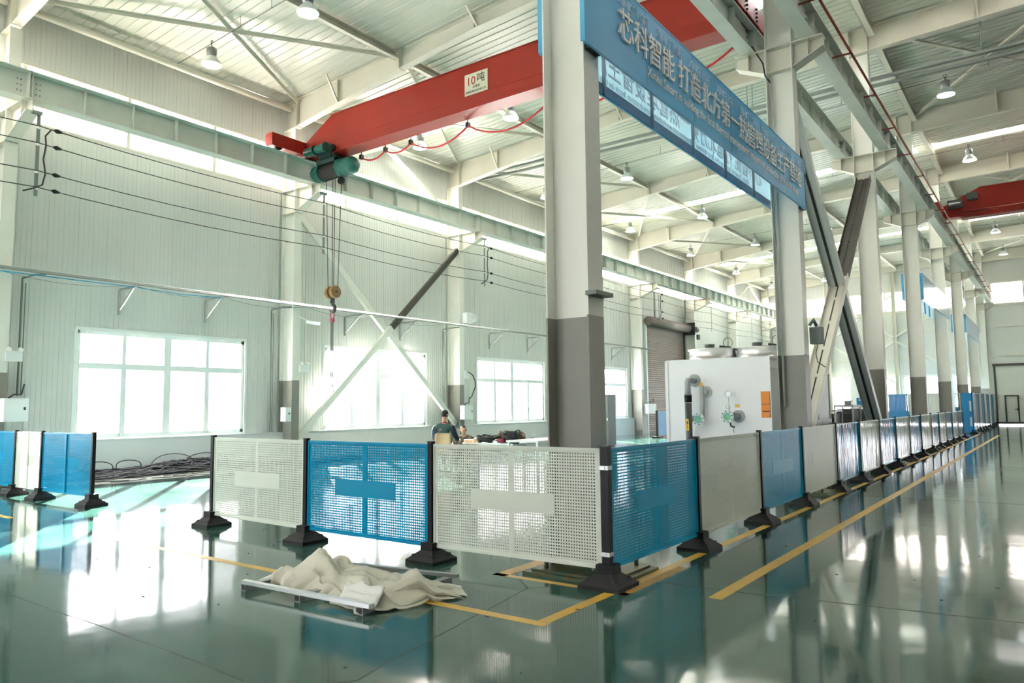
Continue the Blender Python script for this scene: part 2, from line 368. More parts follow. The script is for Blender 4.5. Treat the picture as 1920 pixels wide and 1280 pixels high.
mb = wall_mb(XW-.12, XW, 'x', YB, YE+.2, 0, ROOF(XW)+.05, holes, MB()); struct(mb.build('wall_left', 'mint'))
mb = MB()
for a, b in ((YB, 37.75), (43.4, YE)): mb.box(XW, XW+.12, a, b, 0, .86); mb.box(XW, XW+.14, a, b, .86, .885)
o = struct(mb.build('baseboard_left', 'dado'))
EWIN = [(-14.9, -12.2), (-11.4, -9.4), (-8.7, -6.3), (-5.6, -4.5), (2.3, 5.6), (6.6, 9.9)]  # last two are unseen, added for bright reflections on panels and floor
DOORX = (-3.15, 1.2)
holes = [(-18.0, -3.55, 8.07, 9.5), (-3.1, 10.5, 8.07, 9.5), (DOORX[0], DOORX[1], 0, 3.9)]+[(a, b, .9, 3.4) for a, b in EWIN]
mb = wall_mb(YE, YE+.12, 'y', XW, XR, 0, 12.2, holes, MB(), inner=-1); struct(mb.build('wall_end', 'mint'))
holes = []
mb = wall_mb(XR, XR+.12, 'x', YB, YE+.2, 0, 12.2, holes, MB(), ridges=False); struct(mb.build('wall_right', 'mint'))
BACK_FILL_WIN = [(-16, -11.5), (-9.5, -5)]  # unseen windows, added to light the faces turned to the camera
holes = [(a, b, .9, 4.4) for a, b in BACK_FILL_WIN]+[(-17.5, 10.2, 8.1, 9.6)]
mb = wall_mb(YB-.12, YB, 'y', XW, XR, 0, 12.2, holes, MB(), ridges=False); struct(mb.build('wall_back', 'mint'))
# floor, joints and painted lines
fl = struct(MB().box(XW-.2, XR+.2, YB-.2, YE+.2, -.15, 0).build('floor', 'floor'))
mb = MB()
def strip(mb, a, b, wd, z0=-.01, z1=.0015, mi=0):
    a, b = V((*a, 0)), V((*b, 0)); d = (b-a).normalized(); n = V((-d.y, d.x, 0))*wd/2
    p = [a-n, b-n, b+n, a+n]
    return mb.add([q+V((0, 0, z)) for z in (z0, z1) for q in p], [(3, 2, 1, 0), (4, 5, 6, 7), (0, 1, 5, 4), (1, 2, 6, 5), (2, 3, 7, 6), (3, 0, 4, 7)], mi)
def child_struct(mb, name, m, par): o = mb.build(name, m, par); o['kind'] = 'structure'; return o
strip(mb, (-2.315, 5.9), (-2.22, 41.0), .115); child_struct(mb, 'yellow_aisle_line', 'yellow', fl)
mb = MB(); strip(mb, (-9.6, 4.56), (-3.04, 4.545), .095); strip(mb, (-3.10, 4.60), (-3.06, 42.0), .10, z1=.0012); strip(mb, (-18.2, 4.7), (-12.5, 4.6), .10)
child_struct(mb, 'yellow_corner_line', 'yellow', fl)
mb = MB()
for a, b, c, d in ((-4.35, 5.60, -2.95, 5.68), (-4.35, 6.62, -4.2, 6.86), (-3.12, 5.6, -2.95, 6.86), (-4.35, 5.6, -4.2, 6.86)): mb.box(a, c, b, d, -.01, .0009)
child_struct(mb, 'faded_line', 'oldyellow', fl)
mb = MB()
for pts in ([(-13, 3.3), (-7.55, 2.71), (-4.94, 2.70), (-3.89, 2.66)], [(-3.9, 2.3), (-3.34, 3.03), (-3.51, 3.88), (-3.77, 5.36), (-4.5, 6.08), (-6.2, 9)], [(-3.77, 5.36), (-2.96, 6.18), (-2.41, 6.2), (-.28, 6.47), (3, 6.9)],
            [(-3.1, 13.7), (6, 13.9)], [(-3.1, 21.2), (6, 21.3)], [(-17, 5.6), (-13.4, 3.2)]):
    for a, b in zip(pts, pts[1:]):
        n = max(1, int((V((*b, 0))-V((*a, 0))).length/.25)); q = [(a[0]+(b[0]-a[0])*i/n+(rnd.uniform(-.008, .008) if 0 < i < n else 0), a[1]+(b[1]-a[1])*i/n+(rnd.uniform(-.008, .008) if 0 < i < n else 0)) for i in range(n+1)]
        for c, d in zip(q, q[1:]): strip(mb, c, d, rnd.uniform(.006, .013), z1=.0008)
child_struct(mb, 'expansion_joint', 'ink', fl)
# roof sheet with ribs running up the slope; translucent strips left open
SKY = [(2.75, 3.35), (17.75, 18.35), (32.75, 33.4), (47.75, 48.35)]
mb = MB(); ys = [YB-.2]+[y for s in SKY for y in s]+[YE+.2]
for i in range(0, len(ys), 2):
    for x0, x1 in ((XW-.2, -3.76), (-3.76, XR+.2)):
        a, b = ys[i], ys[i+1]; z0, z1 = ROOF(x0), ROOF(x1)
        mb.prism([(x0, z0), (x1, z1), (x1, z1+.1), (x0, z0+.1)], a, b, 'xz')
        k = math.ceil(a/.25)
        while k*.25 < b:
            q = k*.25; k += 1
            mb.prism([(x0, z0-.016), (x1, z1-.016), (x1, z1+.01), (x0, z0+.01)], q-.011, q+.011, 'xz')
struct(mb.build('ceiling', 'roof'))
k = 0
for a, b in SKY:
    for x0, x1 in ((-17.6, -13.7), (-13.5, -8.8), (-8.6, -3.9))+(((-3.6, 1.5), (1.7, 6.2)) if 30 < a < 40 else ()):
        k += 1; mb = MB(); mb.prism([(x0, ROOF(x0)+.05), (x1, ROOF(x1)+.05), (x1, ROOF(x1)+.06), (x0, ROOF(x0)+.06)], a, b, 'xz')
        o = struct(mb.build('window_%d' % (20+k), 'frp'))
    mb = MB()
    for x0, x1 in ((XW-.3, -17.6), (-13.7, -13.5), (-8.8, -8.6), (-3.9, -3.6))+(((1.5, 1.7), (6.2, XR+.2)) if 30 < a < 40 else ((-3.6, XR+.2),)): x = (x0+x1)/2; mb.box(x0, x1, a-.01, b+.01, max(ROOF(x0), ROOF(x1)) if x1-x0 < 1 else ROOF(x1)+.02, ROOF(x1)+.08)
    struct(mb.build('trim_%d' % (60+k), 'cream'))
# windows ------------------------------------------------------------
def window(n, a, b, z0, z1, ax, f, cols, zt, mat_='pvcframe', inner=1, fw=.085, portal_=True, doublemid=True):
    """ax 'x': window in a wall with normal x at face f, spanning y a..b"""
    root = bpy.data.objects.new('window_%d' % n, None); C.objects.link(root); root['kind'] = 'structure'; ALL.append(root)
    o = V((f, a, z0)) if ax == 'x' else V((a, f, z0)); root.location = o; root['_o'] = tuple(o)
    def bx(mb, p, q, r, s, d0, d1):
        d0, d1 = sorted((f+inner*d0, f+inner*d1))
        return mb.box(d0, d1, p, q, r, s) if ax == 'x' else mb.box(p, q, d0, d1, r, s)
    mb = MB()
    bx(mb, a-.05, b+.05, z1-.0, z1+.07, -.12, .03); bx(mb, a-.05, b+.05, z0-.06, z0, -.12, .05); bx(mb, a-.07, a, z0, z1, -.12, .03); bx(mb, b, b+.07, z0, z1, -.12, .03)
    bx(mb, a, a+fw, z0, z1, -.09, -.02); bx(mb, b-fw, b, z0, z1, -.09, -.02); bx(mb, a, b, z0, z0+fw, -.09, -.02); bx(mb, a, b, z1-fw, z1, -.09, -.02)
    if zt: bx(mb, a, b, zt-.07, zt+.07, -.09, -.015)
    st = (b-a)/cols
    for i in range(1, cols):
        y = a+st*i; h = .095 if (doublemid and i == cols/2) else .045
        bx(mb, y-h, y+h, z0, z1, -.09, -.018)
        if zt and h < .06: bx(mb, y-.065, y+.065, z0, zt, -.085, -.02)
    mb.build('window_frame', mat_, root)
    mb = MB(); bx(mb, a+.01, b-.01, z0+.01, z1-.01, -.056, -.05); mb.build('window_pane', 'glass', root)
    if portal_:
        c = ((f-inner*.13, (a+b)/2, (z0+z1)/2) if ax == 'x' else ((a+b)/2, f-inner*.13, (z0+z1)/2))
        d = V((inner, 0, 0)) if ax == 'x' else V((0, inner, 0))
        portal(c, d.to_track_quat('-Z', 'Y').to_euler(), b-a, z1-z0)
    return root
n = 0
for a, b in WINS: n += 1; window(n, a, b, *WZ, 'x', XW, 4, 2.63)
def cler(n, lo, hi, z, ax, f, inner, muls):
    root = bpy.data.objects.new('window_%d' % n, None); C.objects.link(root); root['kind'] = 'structure'; ALL.append(root)
    o = V((f, lo, z[0])) if ax == 'x' else V((lo, f, z[0])); root.location = o; root['_o'] = tuple(o)
    def bx(mb, p, q, r, s, d0, d1):
        d0, d1 = sorted((f+inner*d0, f+inner*d1))
        return mb.box(d0, d1, p, q, r, s) if ax == 'x' else mb.box(p, q, d0, d1, r, s)
    mb = MB()
    for y in muls: bx(mb, y-.04, y+.04, *z, -.1, -.01)
    bx(mb, lo, hi, z[0]-.03, z[0]+.03, -.1, .02); bx(mb, lo, hi, z[1]-.03, z[1]+.03, -.1, .01)
    mb.build('window_frame', 'cream', root)
    mb = MB(); bx(mb, lo, hi, *z, -.056, -.05); mb.build('window_pane', 'diffpane', root)
    L_ = hi-lo; k = 3 if L_ > 30 else 1
    for i in range(k):
        c0 = lo+L_*(i+.5)/k
        c = (f-inner*.13, c0, sum(z)/2) if ax == 'x' else (c0, f-inner*.13, sum(z)/2)
        portal(c, (V((inner, 0, 0)) if ax == 'x' else V((0, inner, 0))).to_track_quat('-Z', 'Y').to_euler(), L_/k, z[1]-z[0])
cler(8, YB+1, YE-.9, CLER, 'x', XW, 1, [9.0+2.37*i for i in range(-7, 21)])
cler(9, -18.0, -3.55, (8.07, 9.5), 'y', YE, -1, [-15.2, -12.4, -9.6, -6.6]); cler(10, -3.1, 10.5, (8.07, 9.5), 'y', YE, -1, [-1.3, 1.4, 4.1, 6.8])
n = 10
for a, b in EWIN: n += 1; window(n, a, b, .9, 3.4, 'y', YE, 2, 2.1, inner=-1)  # last two are unseen, added for reflections
n = 100
for a, b in BACK_FILL_WIN: n += 1; window(n, a, b, .9, 4.4, 'y', YB, 4, 3.2, inner=1)
cler(121, -17.5, 10.2, (8.1, 9.6), 'y', YB, 1, [-15, -12, -9, -6, -3, 0, 3, 6, 9])  # unseen high strip, added as light from behind the camera
# yard outside
struct(MB().box(-140, 100, -100, 160, -.4, -.2).build('ground', 'yard'))
mb = MB(); mb.box(-46, -45.6, -40, 120, -.2, 1.5); struct(mb.build('wall_yard', 'dado'))

# ================================================================== STEEL FRAME
CX0, CX1 = -4.0, -3.52          # central column outer flange faces
def hcol(mb, x0, x1, y, b, z0, z1, mi=0, t=.016):
    mb.box(x0, x0+t, y-b/2, y+b/2, z0, z1, mi); mb.box(x1-t, x1, y-b/2, y+b/2, z0, z1, mi); mb.box(x0+t, x1-t, y-.006, y+.006, z0, z1, mi)
def pos_central(i):
    return ['tallest-looking front column of the central row, beside the corner barrier post', 'second column of the central row, holding the far end of the big sign'][i] if i < 2 else '%s column of the central row, counted from the front one' % ORD[i]
for i in range(8):
    y = 6.2+7.5*i
    lab = ['cream H-section column with grey foot behind the white corner barrier panel', 'cream H-section column with grey foot standing beside the white cooling machine'][i] if i < 2 else 'cream H-section column with grey foot, %s of the central row from the corner barrier' % ORD[i]
    t = thing('steel_column', lab, 'column', (-3.76, y, 0), 'central row of crane columns', 'thing')
    mb = MB(); hcol(mb, CX0, CX1, y, .29, 2.42, 8.15); hcol(mb, CX0, CX1, y, .26, 8.15, 10.90, t=.014)
    mb.build('shaft', 'white', t)
    mb = MB(); hcol(mb, CX0, CX1, y, .294, .05, 2.42, t=.018); mb.build('painted_foot', 'grey', t)
    pb = .28 if i == 7 else .43
    mb = MB(); mb.box(-4.12, -3.14, y-.43, y+pb, 0, .028); mb.box(-4.06, -3.2, y-.37, y+pb-.06, .028, .05)
    for sx in (-3.95, -3.3):
        for sy in (-.28, pb-.15): mb.tube([(sx, y+sy, .05), (sx, y+sy, .12)], .02, 6)
    mb.build('plinth', 'plinth', t)
    # corbels carrying the two crane beams
    mb = MB(); poly = [(-4.56, 7.93), (-4.0, 7.68), (-3.52, 7.68), (-2.98, 7.93), (-2.98, 8.15), (-4.56, 8.15)]
    mb.prism(poly, y-.008, y+.008, 'xz'); mb.box(-4.56, -2.98, y-.13, y+.13, 8.13, 8.15)
    for a, b in (((-4.56, 7.93), (-4.0, 7.68)), ((-2.98, 7.93), (-3.52, 7.68))): mb.beam((a[0], y, a[1]), (b[0], y, b[1]), .26, .016)
    mb.box(-4.0, -3.52, y-.13, y+.13, 7.67, 7.685)
    for x, zb in ((-4.32, 7.82), (-3.24, 7.82), (-4.0, 7.68), (-3.53, 7.68)): mb.box(x-.007, x+.007, y-.13, y+.13, zb, 8.14)
    mb.build('corbel', 'cream', t)
for i in range(-2, 8):
    y = 6.2+7.5*i
    if i < -1: continue
    vis = 'H-section wall column with grey foot'
    lab = {-1: 'pale wall column with grey foot, outside the frame next to the first wall column', 0: 'pale wall column with grey foot and white box, before the first window', 1: 'pale wall column with grey foot between the first and second window', 2: 'pale wall column with grey foot between the second and third window',
           3: 'pale wall column behind the front central column, between third and fourth window', 4: 'pale wall column with grey foot standing at the roller shutter', 5: 'pale wall column just past the roller shutter', 6: 'pale wall column behind the fans of the white machine', 7: 'pale wall column in the far corner with the end wall'}[i]
    t = thing('wall_column', lab, 'column', (-18.1, y, 0), 'columns along the window wall', 'thing')
    mb = MB(); hcol(mb, -18.4, -17.8, y, .26, 2.38, 8.05); hcol(mb, -18.4, -17.82, y, .24, 8.05, 9.90); mb.build('shaft', 'white', t)
    mb = MB(); hcol(mb, -18.4, -17.8, y, .264, 0, 2.38, t=.018); mb.build('painted_foot', 'grey', t)
    mb = MB(); mb.prism([(-17.8, 7.35), (-16.78, 7.78), (-16.78, 8.04), (-17.8, 8.04)], y-.008, y+.008, 'xz')
    mb.box(-17.8, -16.78, y-.13, y+.13, 8.03, 8.05); mb.beam((-17.8, y, 7.35), (-16.78, y, 7.78), .26, .016)
    mb.box(-17.06, -17.045, y-.12, y+.12, 7.66, 8.04); mb.box(-18.4, -17.8, y-.13, y+.13, 7.33, 7.35); mb.box(-18.4, -17.8, y-.13, y+.13, 8.03, 8.05)
    mb.build('corbel', 'cream', t)
# crane runway beams, one per bay
def runway(x, y0, y1, zb, zt, fl, label, group):
    t = thing('crane_beam', label, 'beam', (x, (y0+y1)/2, zb), group, 'thing')
    mb = MB(); mb.box(x-fl/2, x+fl/2, y0+.01, y1-.01, zb, zb+.018); mb.box(x-fl/2-.03, x+fl/2+.03, y0+.01, y1-.01, zt-.02, zt); mb.box(x-.006, x+.006, y0+.01, y1-.01, zb+.018, zt-.02)
    k = 7
    for j in range(k+1):
        y = y0+.03+(y1-y0-.06)*j/k; mb.box(x-fl/2+.02, x+fl/2-.02, y-.007, y+.007, zb+.018, zt-.02)
    mb.build('girder', 'beam', t)
    mb = MB(); mb.box(x-.035, x+.035, y0, y1, zt, zt+.02); mb.box(x-.012, x+.012, y0, y1, zt+.02, zt+.055); mb.box(x-.03, x+.03, y0, y1, zt+.055, zt+.07); mb.build('rail', 'rail', t)
    mb = MB()
    for y in (y0+.18, y1-.18):
        for dx in (-.09, .09):
            for dz in (.18, .30, .42): mb.tube([(x-.03, y+dx*.4, zb+dz), (x+.03, y+dx*.4, zb+dz)], .014, 6)
    mb.build('splice_bolt', 'frame', t)
for i in range(-1, 7):
    y0, y1 = 6.2+7.5*i, 13.7+7.5*i
    w_ = 'bay past the %s wall column' % ORD[i] if i >= 0 else 'bay before the first column'
    runway(-17.05, y0, y1, 8.05, 8.65, .34, 'pale crane runway beam on the window wall, %s' % w_, 'crane beams along the window wall')
    c_ = 'bay past the %s central column' % ORD[i] if i >= 0 else 'frontmost bay'
    runway(-4.32, y0, y1, 8.15, 8.65, .26, 'runway beam on the central row, window side, %s' % c_, 'crane beams on the central columns')
    runway(-3.24, y0, y1, 8.15, 8.65, .26, 'runway beam on the central row, aisle side, %s' % c_, 'crane beams on the central columns')
# rafters
def rafter(i):
    y = 6.2+7.5*i
    lab = 'cream steel roof rafter spanning from the %s central column to the window wall' % ORD[i] if i >= 0 else 'cream steel roof rafter in front of the first central column, near the camera'
    t = thing('roof_rafter', lab, 'rafter', (-10.8, y, 10.9), 'roof rafters', 'thing')
    bot = [(-18.4, 9.92), (-17.82, 9.97), (-13.6, 10.53), (-11, 10.82), (-9, 10.92), (-6, 10.98), (-4.0, 10.92), (-3.52, 10.96), (-.5, 11.06), (3.5, 11.15), (7.5, 11.1), (XR, 10.9)]
    mb = MB(); top = [(x, ROOF(x)-.03) for x, z in reversed(bot)]
    mb.prism(bot+top, y-.007, y+.007, 'xz')
    for q in (bot, top):
        for a, b in zip(q, q[1:]): mb.beam((a[0], y, a[1]), (b[0], y, b[1]), .22, .016, up=(0, 0, 1))
    def zb(x):
        for a, b in zip(bot, bot[1:]):
            if a[0] <= x <= b[0]: return a[1]+(b[1]-a[1])*(x-a[0])/(b[0]-a[0])
    for x in (-16.0, -13.6, -11.0, -8.7, -6.2, -1.0, 1.5, 4): mb.box(x-.006, x+.006, y-.10, y+.10, zb(x), ROOF(x)-.04)
    for x in (-17.82, -13.55, -3.52, -3.98): mb.box(x-.012, x+.012, y-.12, y+.12, zb(x)-.02, ROOF(x)-.04)
    mb.build('web', 'cream', t)
    for x in (-16.0, -10.9, -8.7, -1.0, 4):
        for s_ in (-1, 1): MB().beam((x, y+s_*.08, zb(x)+.03), (x, y+s_*.50, ROOF(x)-.03), .05, .05).build('fly_brace', 'cream', t)
for i in range(-1, 8): rafter(i)
# longitudinal struts and eave tubes, per bay
def strut(name, a, b, w_, h_, m, label, cat, grp, dark=False):
    mb = MB()
    if dark: mb.box(a[0]-w_/2, a[0]+w_/2, a[1], b[1], a[2]-.01, a[2]+.01); mb.box(a[0]-w_/2, a[0]-w_/2+.012, a[1], b[1], a[2]-.01, a[2]+h_); mb.box(a[0]-w_/2, a[0]+w_/2, a[1], b[1], a[2]+h_-.01, a[2]+h_)
    else: mb.tube([a, b], w_/2, 12)
    c = (V(a)+V(b))/2; return tag(mb.build(name, m, None, c), label, cat, grp, 'thing')
for i in range(-1, 7):
    y0, y1 = 6.2+7.5*i+.12, 13.7+7.5*i-.12
    nm = 'bay after the %s rafter' % ORD[i] if i >= 0 else 'bay before the first rafter in view'
    strut('eave_tube', (-18.05, y0, 10.52), (-18.05, y1, 10.52), .17, 0, 'cream', 'round eave tube atop the window wall, %s' % nm, 'tube', 'eave tubes')
    strut('roof_strut', (-13.6, y0, ROOF(-13.6)-.30), (-13.6, y1, ROOF(-13.6)-.30), .14, .2, 'cream', 'channel roof strut close to the window wall, %s' % nm, 'strut', 'roof struts', True)
    strut('roof_strut', (-8.7, y0, ROOF(-8.7)-.30), (-8.7, y1, ROOF(-8.7)-.30), .14, .2, 'cream', 'channel roof strut over the crane hall middle, %s' % nm, 'strut', 'roof struts', True)
    strut('roof_strut', (-3.4, y0, ROOF(-3.4)-.34), (-3.4, y1, ROOF(-3.4)-.34), .16, .24, 'cream', 'channel roof strut over the central column row, %s' % nm, 'strut', 'roof struts', True)
    strut('roof_strut', (1.4, y0, ROOF(1.4)-.30), (1.4, y1, ROOF(1.4)-.30), .14, .2, 'cream', 'channel roof strut over the aisle hall, %s' % nm, 'strut', 'roof struts', True)
    # roof cross bracing (angle bars) in the eave cell, thin rods farther in
    za, zb_ = ROOF(-17.8)-.14, ROOF(-13.6)-.14
    t = thing('roof_cross_brace', 'crossed roof angle bars beside the window wall, %s' % nm, 'brace', (-15.7, (y0+y1)/2, za), 'roof cross braces', 'thing')
    for a, b in (((-13.6, y0, zb_), (-17.75, y1, za)), ((-17.75, y0, za), (-13.6, y1, zb_))):
        q = 0 if a[0] > b[0] else .05
        mb = MB(); mb.beam(V(a)+V((0, 0, -q)), V(b)+V((0, 0, -q)), .11, .012); mb.beam(V(a)+V((0, 0, -.05-q)), V(b)+V((0, 0, -.05-q)), .012, .09); mb.build('angle_bar', 'cream', t)
    if i % 2 == 0:
        t = thing('roof_cross_brace', 'crossed roof angle bars over the aisle hall, %s' % nm, 'brace', (-1, (y0+y1)/2, ROOF(-1)), 'roof cross braces', 'thing')
        for a, b in (((-3.4, y0), (1.4, y1)), ((1.4, y0), (-3.4, y1))):
            q = .15 if a[0] < b[0] else .20; mb = MB(); mb.beam((a[0], a[1], ROOF(a[0])-q), (b[0], b[1], ROOF(b[0])-q), .11, .06); mb.build('angle_bar', 'cream', t)
# wall X brace in the second bay and central X brace
def xbrace(name, x, pts, m1, m2, wd, gap, label):
    t = thing(name, label, 'brace', (x, (pts[0][1]+pts[1][1])/2, 0), None, 'thing')
    for j in (0, 1):
        (z0, y0), (z1, y1) = pts[2*j], pts[2*j+1]
        segs = [(0, 1, m1, 'diagonal')] if j == 0 else [(0, .47, 'darkdiag', 'upper_diagonal'), (.47, 1, m2, 'lower_diagonal')]  # second diagonal: upper part darker than the lower
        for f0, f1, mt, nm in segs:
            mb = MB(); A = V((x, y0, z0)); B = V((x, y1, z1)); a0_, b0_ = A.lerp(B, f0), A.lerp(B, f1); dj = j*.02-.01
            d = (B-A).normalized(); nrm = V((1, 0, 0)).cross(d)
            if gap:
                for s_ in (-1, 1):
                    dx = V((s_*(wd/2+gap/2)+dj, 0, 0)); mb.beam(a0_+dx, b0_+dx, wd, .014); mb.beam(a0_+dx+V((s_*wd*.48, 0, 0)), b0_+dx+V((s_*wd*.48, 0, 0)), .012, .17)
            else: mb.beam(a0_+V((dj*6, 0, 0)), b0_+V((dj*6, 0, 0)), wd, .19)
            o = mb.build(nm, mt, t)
            if gap:
                mb = MB(); mb.beam(a0_+V((dj, 0, -.02)), b0_+V((dj, 0, -.02)), gap+.02, .012); mb.build('dark_gap_strip', 'dark', o)  # dark strip added so the slit between the angles looks shaded
                for q in range(1, 6):
                    p = a0_.lerp(b0_, q/6)+V((dj, 0, 0)); MB().beam(p-d*.05, p+d*.05, gap+.03, .022).build('batten_plate', mt, o)
    return t
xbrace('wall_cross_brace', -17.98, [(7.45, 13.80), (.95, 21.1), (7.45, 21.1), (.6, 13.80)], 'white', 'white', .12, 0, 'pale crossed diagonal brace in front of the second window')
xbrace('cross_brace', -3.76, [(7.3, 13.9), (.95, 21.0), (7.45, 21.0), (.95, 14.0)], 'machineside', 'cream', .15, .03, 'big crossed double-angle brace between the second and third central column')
for yb in (13.7, 51.2):
    t = thing('eave_brace', 'white inverted V brace above the runway beam, %s' % ('behind the red crane end' if yb < 20 else 'in the far corner of the hall'), 'brace', (-18.05, yb+3.75, 8.7), None, 'thing')
    for s_ in (-1, 1): MB().beam((-18.05, yb+3.75+s_*.12, 10.4), (-18.05, yb+3.75+s_*3.4, 8.75), .1, .14).build('leg', 'white', t)
# end wall posts, girts and bracing
for x in (-13.5, -9.0):
    mb = MB(); hcol(mb, x-.12, x+.12, YE-.2, .22, 0, 11.1); lab = {-13.5: 'cream end wall post behind the coil racks', -9.0: 'cream end wall post with bracing, between the end windows', -3.3: 'pale end wall post beside the big end door'}[x]
    tag(mb.build('end_wall_post', 'cream', None, (x, YE-.2, 0)), lab, 'post', 'end wall posts', 'thing')
for z, nm in ((7.95, 'just under the high windows'), (6.55, 'at mid height'), (4.6, 'above the low windows')):
    mb = MB(); mb.box(-18.2, -3.8, YE-.10, YE-.01, z-.05, z+.06); mb.box(-2.9, 10.5, YE-.10, YE-.01, z-.05, z+.06); tag(mb.build('end_wall_girt', 'cream', None, (-5, YE-.08, z)), 'pale horizontal end wall rail %s' % nm, 'rail', 'end wall girts', 'thing')
t = thing('end_wall_brace', 'white diagonal bracing on the end wall seen between the central columns', 'brace', (-11.2, YE-.3, 0), None, 'thing')
for a, b in (((-13.4, 2.9), (-9.1, 5.9)), ((-13.4, 5.9), (-9.1, 2.9)), ((-13.4, 6.2), (-9.1, 9.2)), ((-13.4, 9.2), (-9.1, 6.2)), ((-9, 6.2), (-4, 9.2)), ((-9, 5.9), (-4, 2.9))):
    MB().beam((a[0], YE-.3, a[1]), (b[0], YE-.3, b[1]), .1, .12).build('diagonal', 'white', t)
# end door with wicket
dr = bpy.data.objects.new('door_1', None); C.objects.link(dr); dr['kind'] = 'structure'; dr.location = (DOORX[0], YE, 0); dr['_o'] = (DOORX[0], YE, 0); ALL.append(dr)
mb = MB(); mb.box(DOORX[0], DOORX[1], YE+.02, YE+.08, .07, 3.9)
for z in (.95, 1.85, 2.9): mb.box(DOORX[0], DOORX[1], YE+.012, YE+.02, z-.012, z+.012)
mb.build('door_panel', 'doorpanel', dr)
mb = MB(); mb.box(DOORX[0]-.1, DOORX[0], YE-.06, YE+.1, 0, 4.0); mb.box(DOORX[0]-.15, DOORX[1]+.1, YE-.10, YE+.1, 3.9, 4.05); mb.box(DOORX[1], DOORX[1]+.1, YE-.06, YE+.1, 0, 4.0); mb.box(DOORX[0], DOORX[1], YE-.03, YE+.02, .06, .2); mb.build('door_frame', 'doorframe', dr)
mb = MB(); x0, x1, z0, z1 = -2.74, -1.95, .12, 1.96
mb.box(x0, x0+.09, YE-.02, YE+.01, z0, z1); mb.box(x1-.09, x1, YE-.02, YE+.01, z0, z1); mb.box(x0, x1, YE-.02, YE+.01, z1-.08, z1); mb.box(x0, x1, YE-.02, YE+.01, z0, z0+.07); wk = mb.build('wicket_frame', 'doorframe', dr)
mb = MB(); mb.box(x1-.26, x1-.1, YE-.06, YE-.02, 1.0, 1.04); mb.box(x1-.12, x1-.06, YE-.04, YE-.0, .96, 1.14); mb.build('handle', 'dark', wk)

# ================================================================== CRANES
def girder(y, xl, xr, m, parent, taper_l, taper_r=None, zb=8.65, zt=9.72):
    prof = [(xl, zb+.06), (xl+1.1, zb+.02), (xr, zb+.02), (xr, zt)]+([(taper_l, zt)] if taper_l else [])+[(xl, zb+.5)]
    mb = MB(); mb.prism(prof, y-.20, y+.20, 'xz')
    mb.box(xl+.6, xr, y-.25, y+.25, zb-.03, zb); mb.box(xl+.6, xr, y-.012, y+.012, zb, zb+.2); mb.box(xl+.2, xr, y-.205, y+.205, zb+.30, zb+.315)
    mb.box(taper_l or xl, xr, y-.23, y+.23, zt, zt+.02)
    return mb.build('girder', m, parent)
cr = thing('overhead_crane', 'red overhead travelling crane with 10 ton plate above the barriers', 'crane', (-10.7, 13.5, 8.72))
gd = girder(13.5, -17.0, -4.3, 'red', cr, -15.9)
def truck(x, y, L_, parent, zr=8.72):
    mb = MB(); mb.box(x-.13, x+.13, y-L_/2, y+L_/2, zr+.06, zr+.42); mb.box(x-.16, x+.16, y-.35, y+.35, zr+.02, zr+.05); mb.box(x-.15, x+.15, y-L_/2-.02, y-L_/2, zr+.1, zr+.38)
    o = mb.build('end_truck', 'red', parent)
    for s_ in (-1, 1): MB().tube([(x-.08, y+s_*(L_/2-.28), zr+.10), (x+.08, y+s_*(L_/2-.28), zr+.10)], .10, 16).build('wheel', 'dark', o)
    mb = MB()
    for j in range(4): mb.tube([(x+.13, y-.28, zr+.12+j*.08), (x+.16, y-.28, zr+.12+j*.08)], .02, 6); mb.tube([(x+.13, y+.28, zr+.12+j*.08), (x+.16, y+.28, zr+.12+j*.08)], .02, 6)
    mb.build('flange_bolt', 'dark', o)
truck(-17.05, 13.5, 2.75, cr); truck(-4.32, 13.5, 2.75, cr)
mb = MB(); x0, x1, z0, z1 = -11.03, -10.33, 8.98, 9.50; yf = 13.295
mb.box(x0, x1, yf-.008, yf, z0, z1); pl = mb.build('capacity_plate', 'plate', cr)
fm = lambda x, z: frame_mtx((x, yf-.010, z), (1, 0, 0), (0, 0, 1))
text_mb('10', .29, fm(x0+.05, 9.22), .002).build('red_numeral', 'redink', pl)
mb = text_mb('吨', .25, fm(x0+.37, 9.25), .002); text_mb('起重机', .075, fm(x0+.25, 9.13), .001, mb=mb); text_mb('起重机械设备有限公司', .062, fm(x0+.035, 9.03), .001, mb=mb); mb.build('black_lettering', 'ink', pl)
# festoon cable under the girder
fx = [-15.25, -14.3, -13.35, -11.4, -9.0, -6.9, -4.65]
mb = MB()
for a, b in zip(fx, fx[1:]):
    sag = .16*(b-a); mb.tube([(a+(b-a)*k/10, 13.85, 8.52-sag*4*(k/10)*(1-k/10)) for k in range(11)], .022, 6)
fc = mb.build('festoon_cable', 'redcable', cr)
for x in fx: mb = MB(); mb.box(x-.04, x+.04, 13.80, 13.90, 8.48, 8.60); mb.box(x-.012, x+.012, 13.84, 13.86, 8.6, 8.70); mb.build('cable_clip', 'dark', fc)
MB().tube([(-16.6, 13.85, 8.70), (-4.5, 13.85, 8.70)], .012, 6).build('festoon_wire', 'dark', cr)
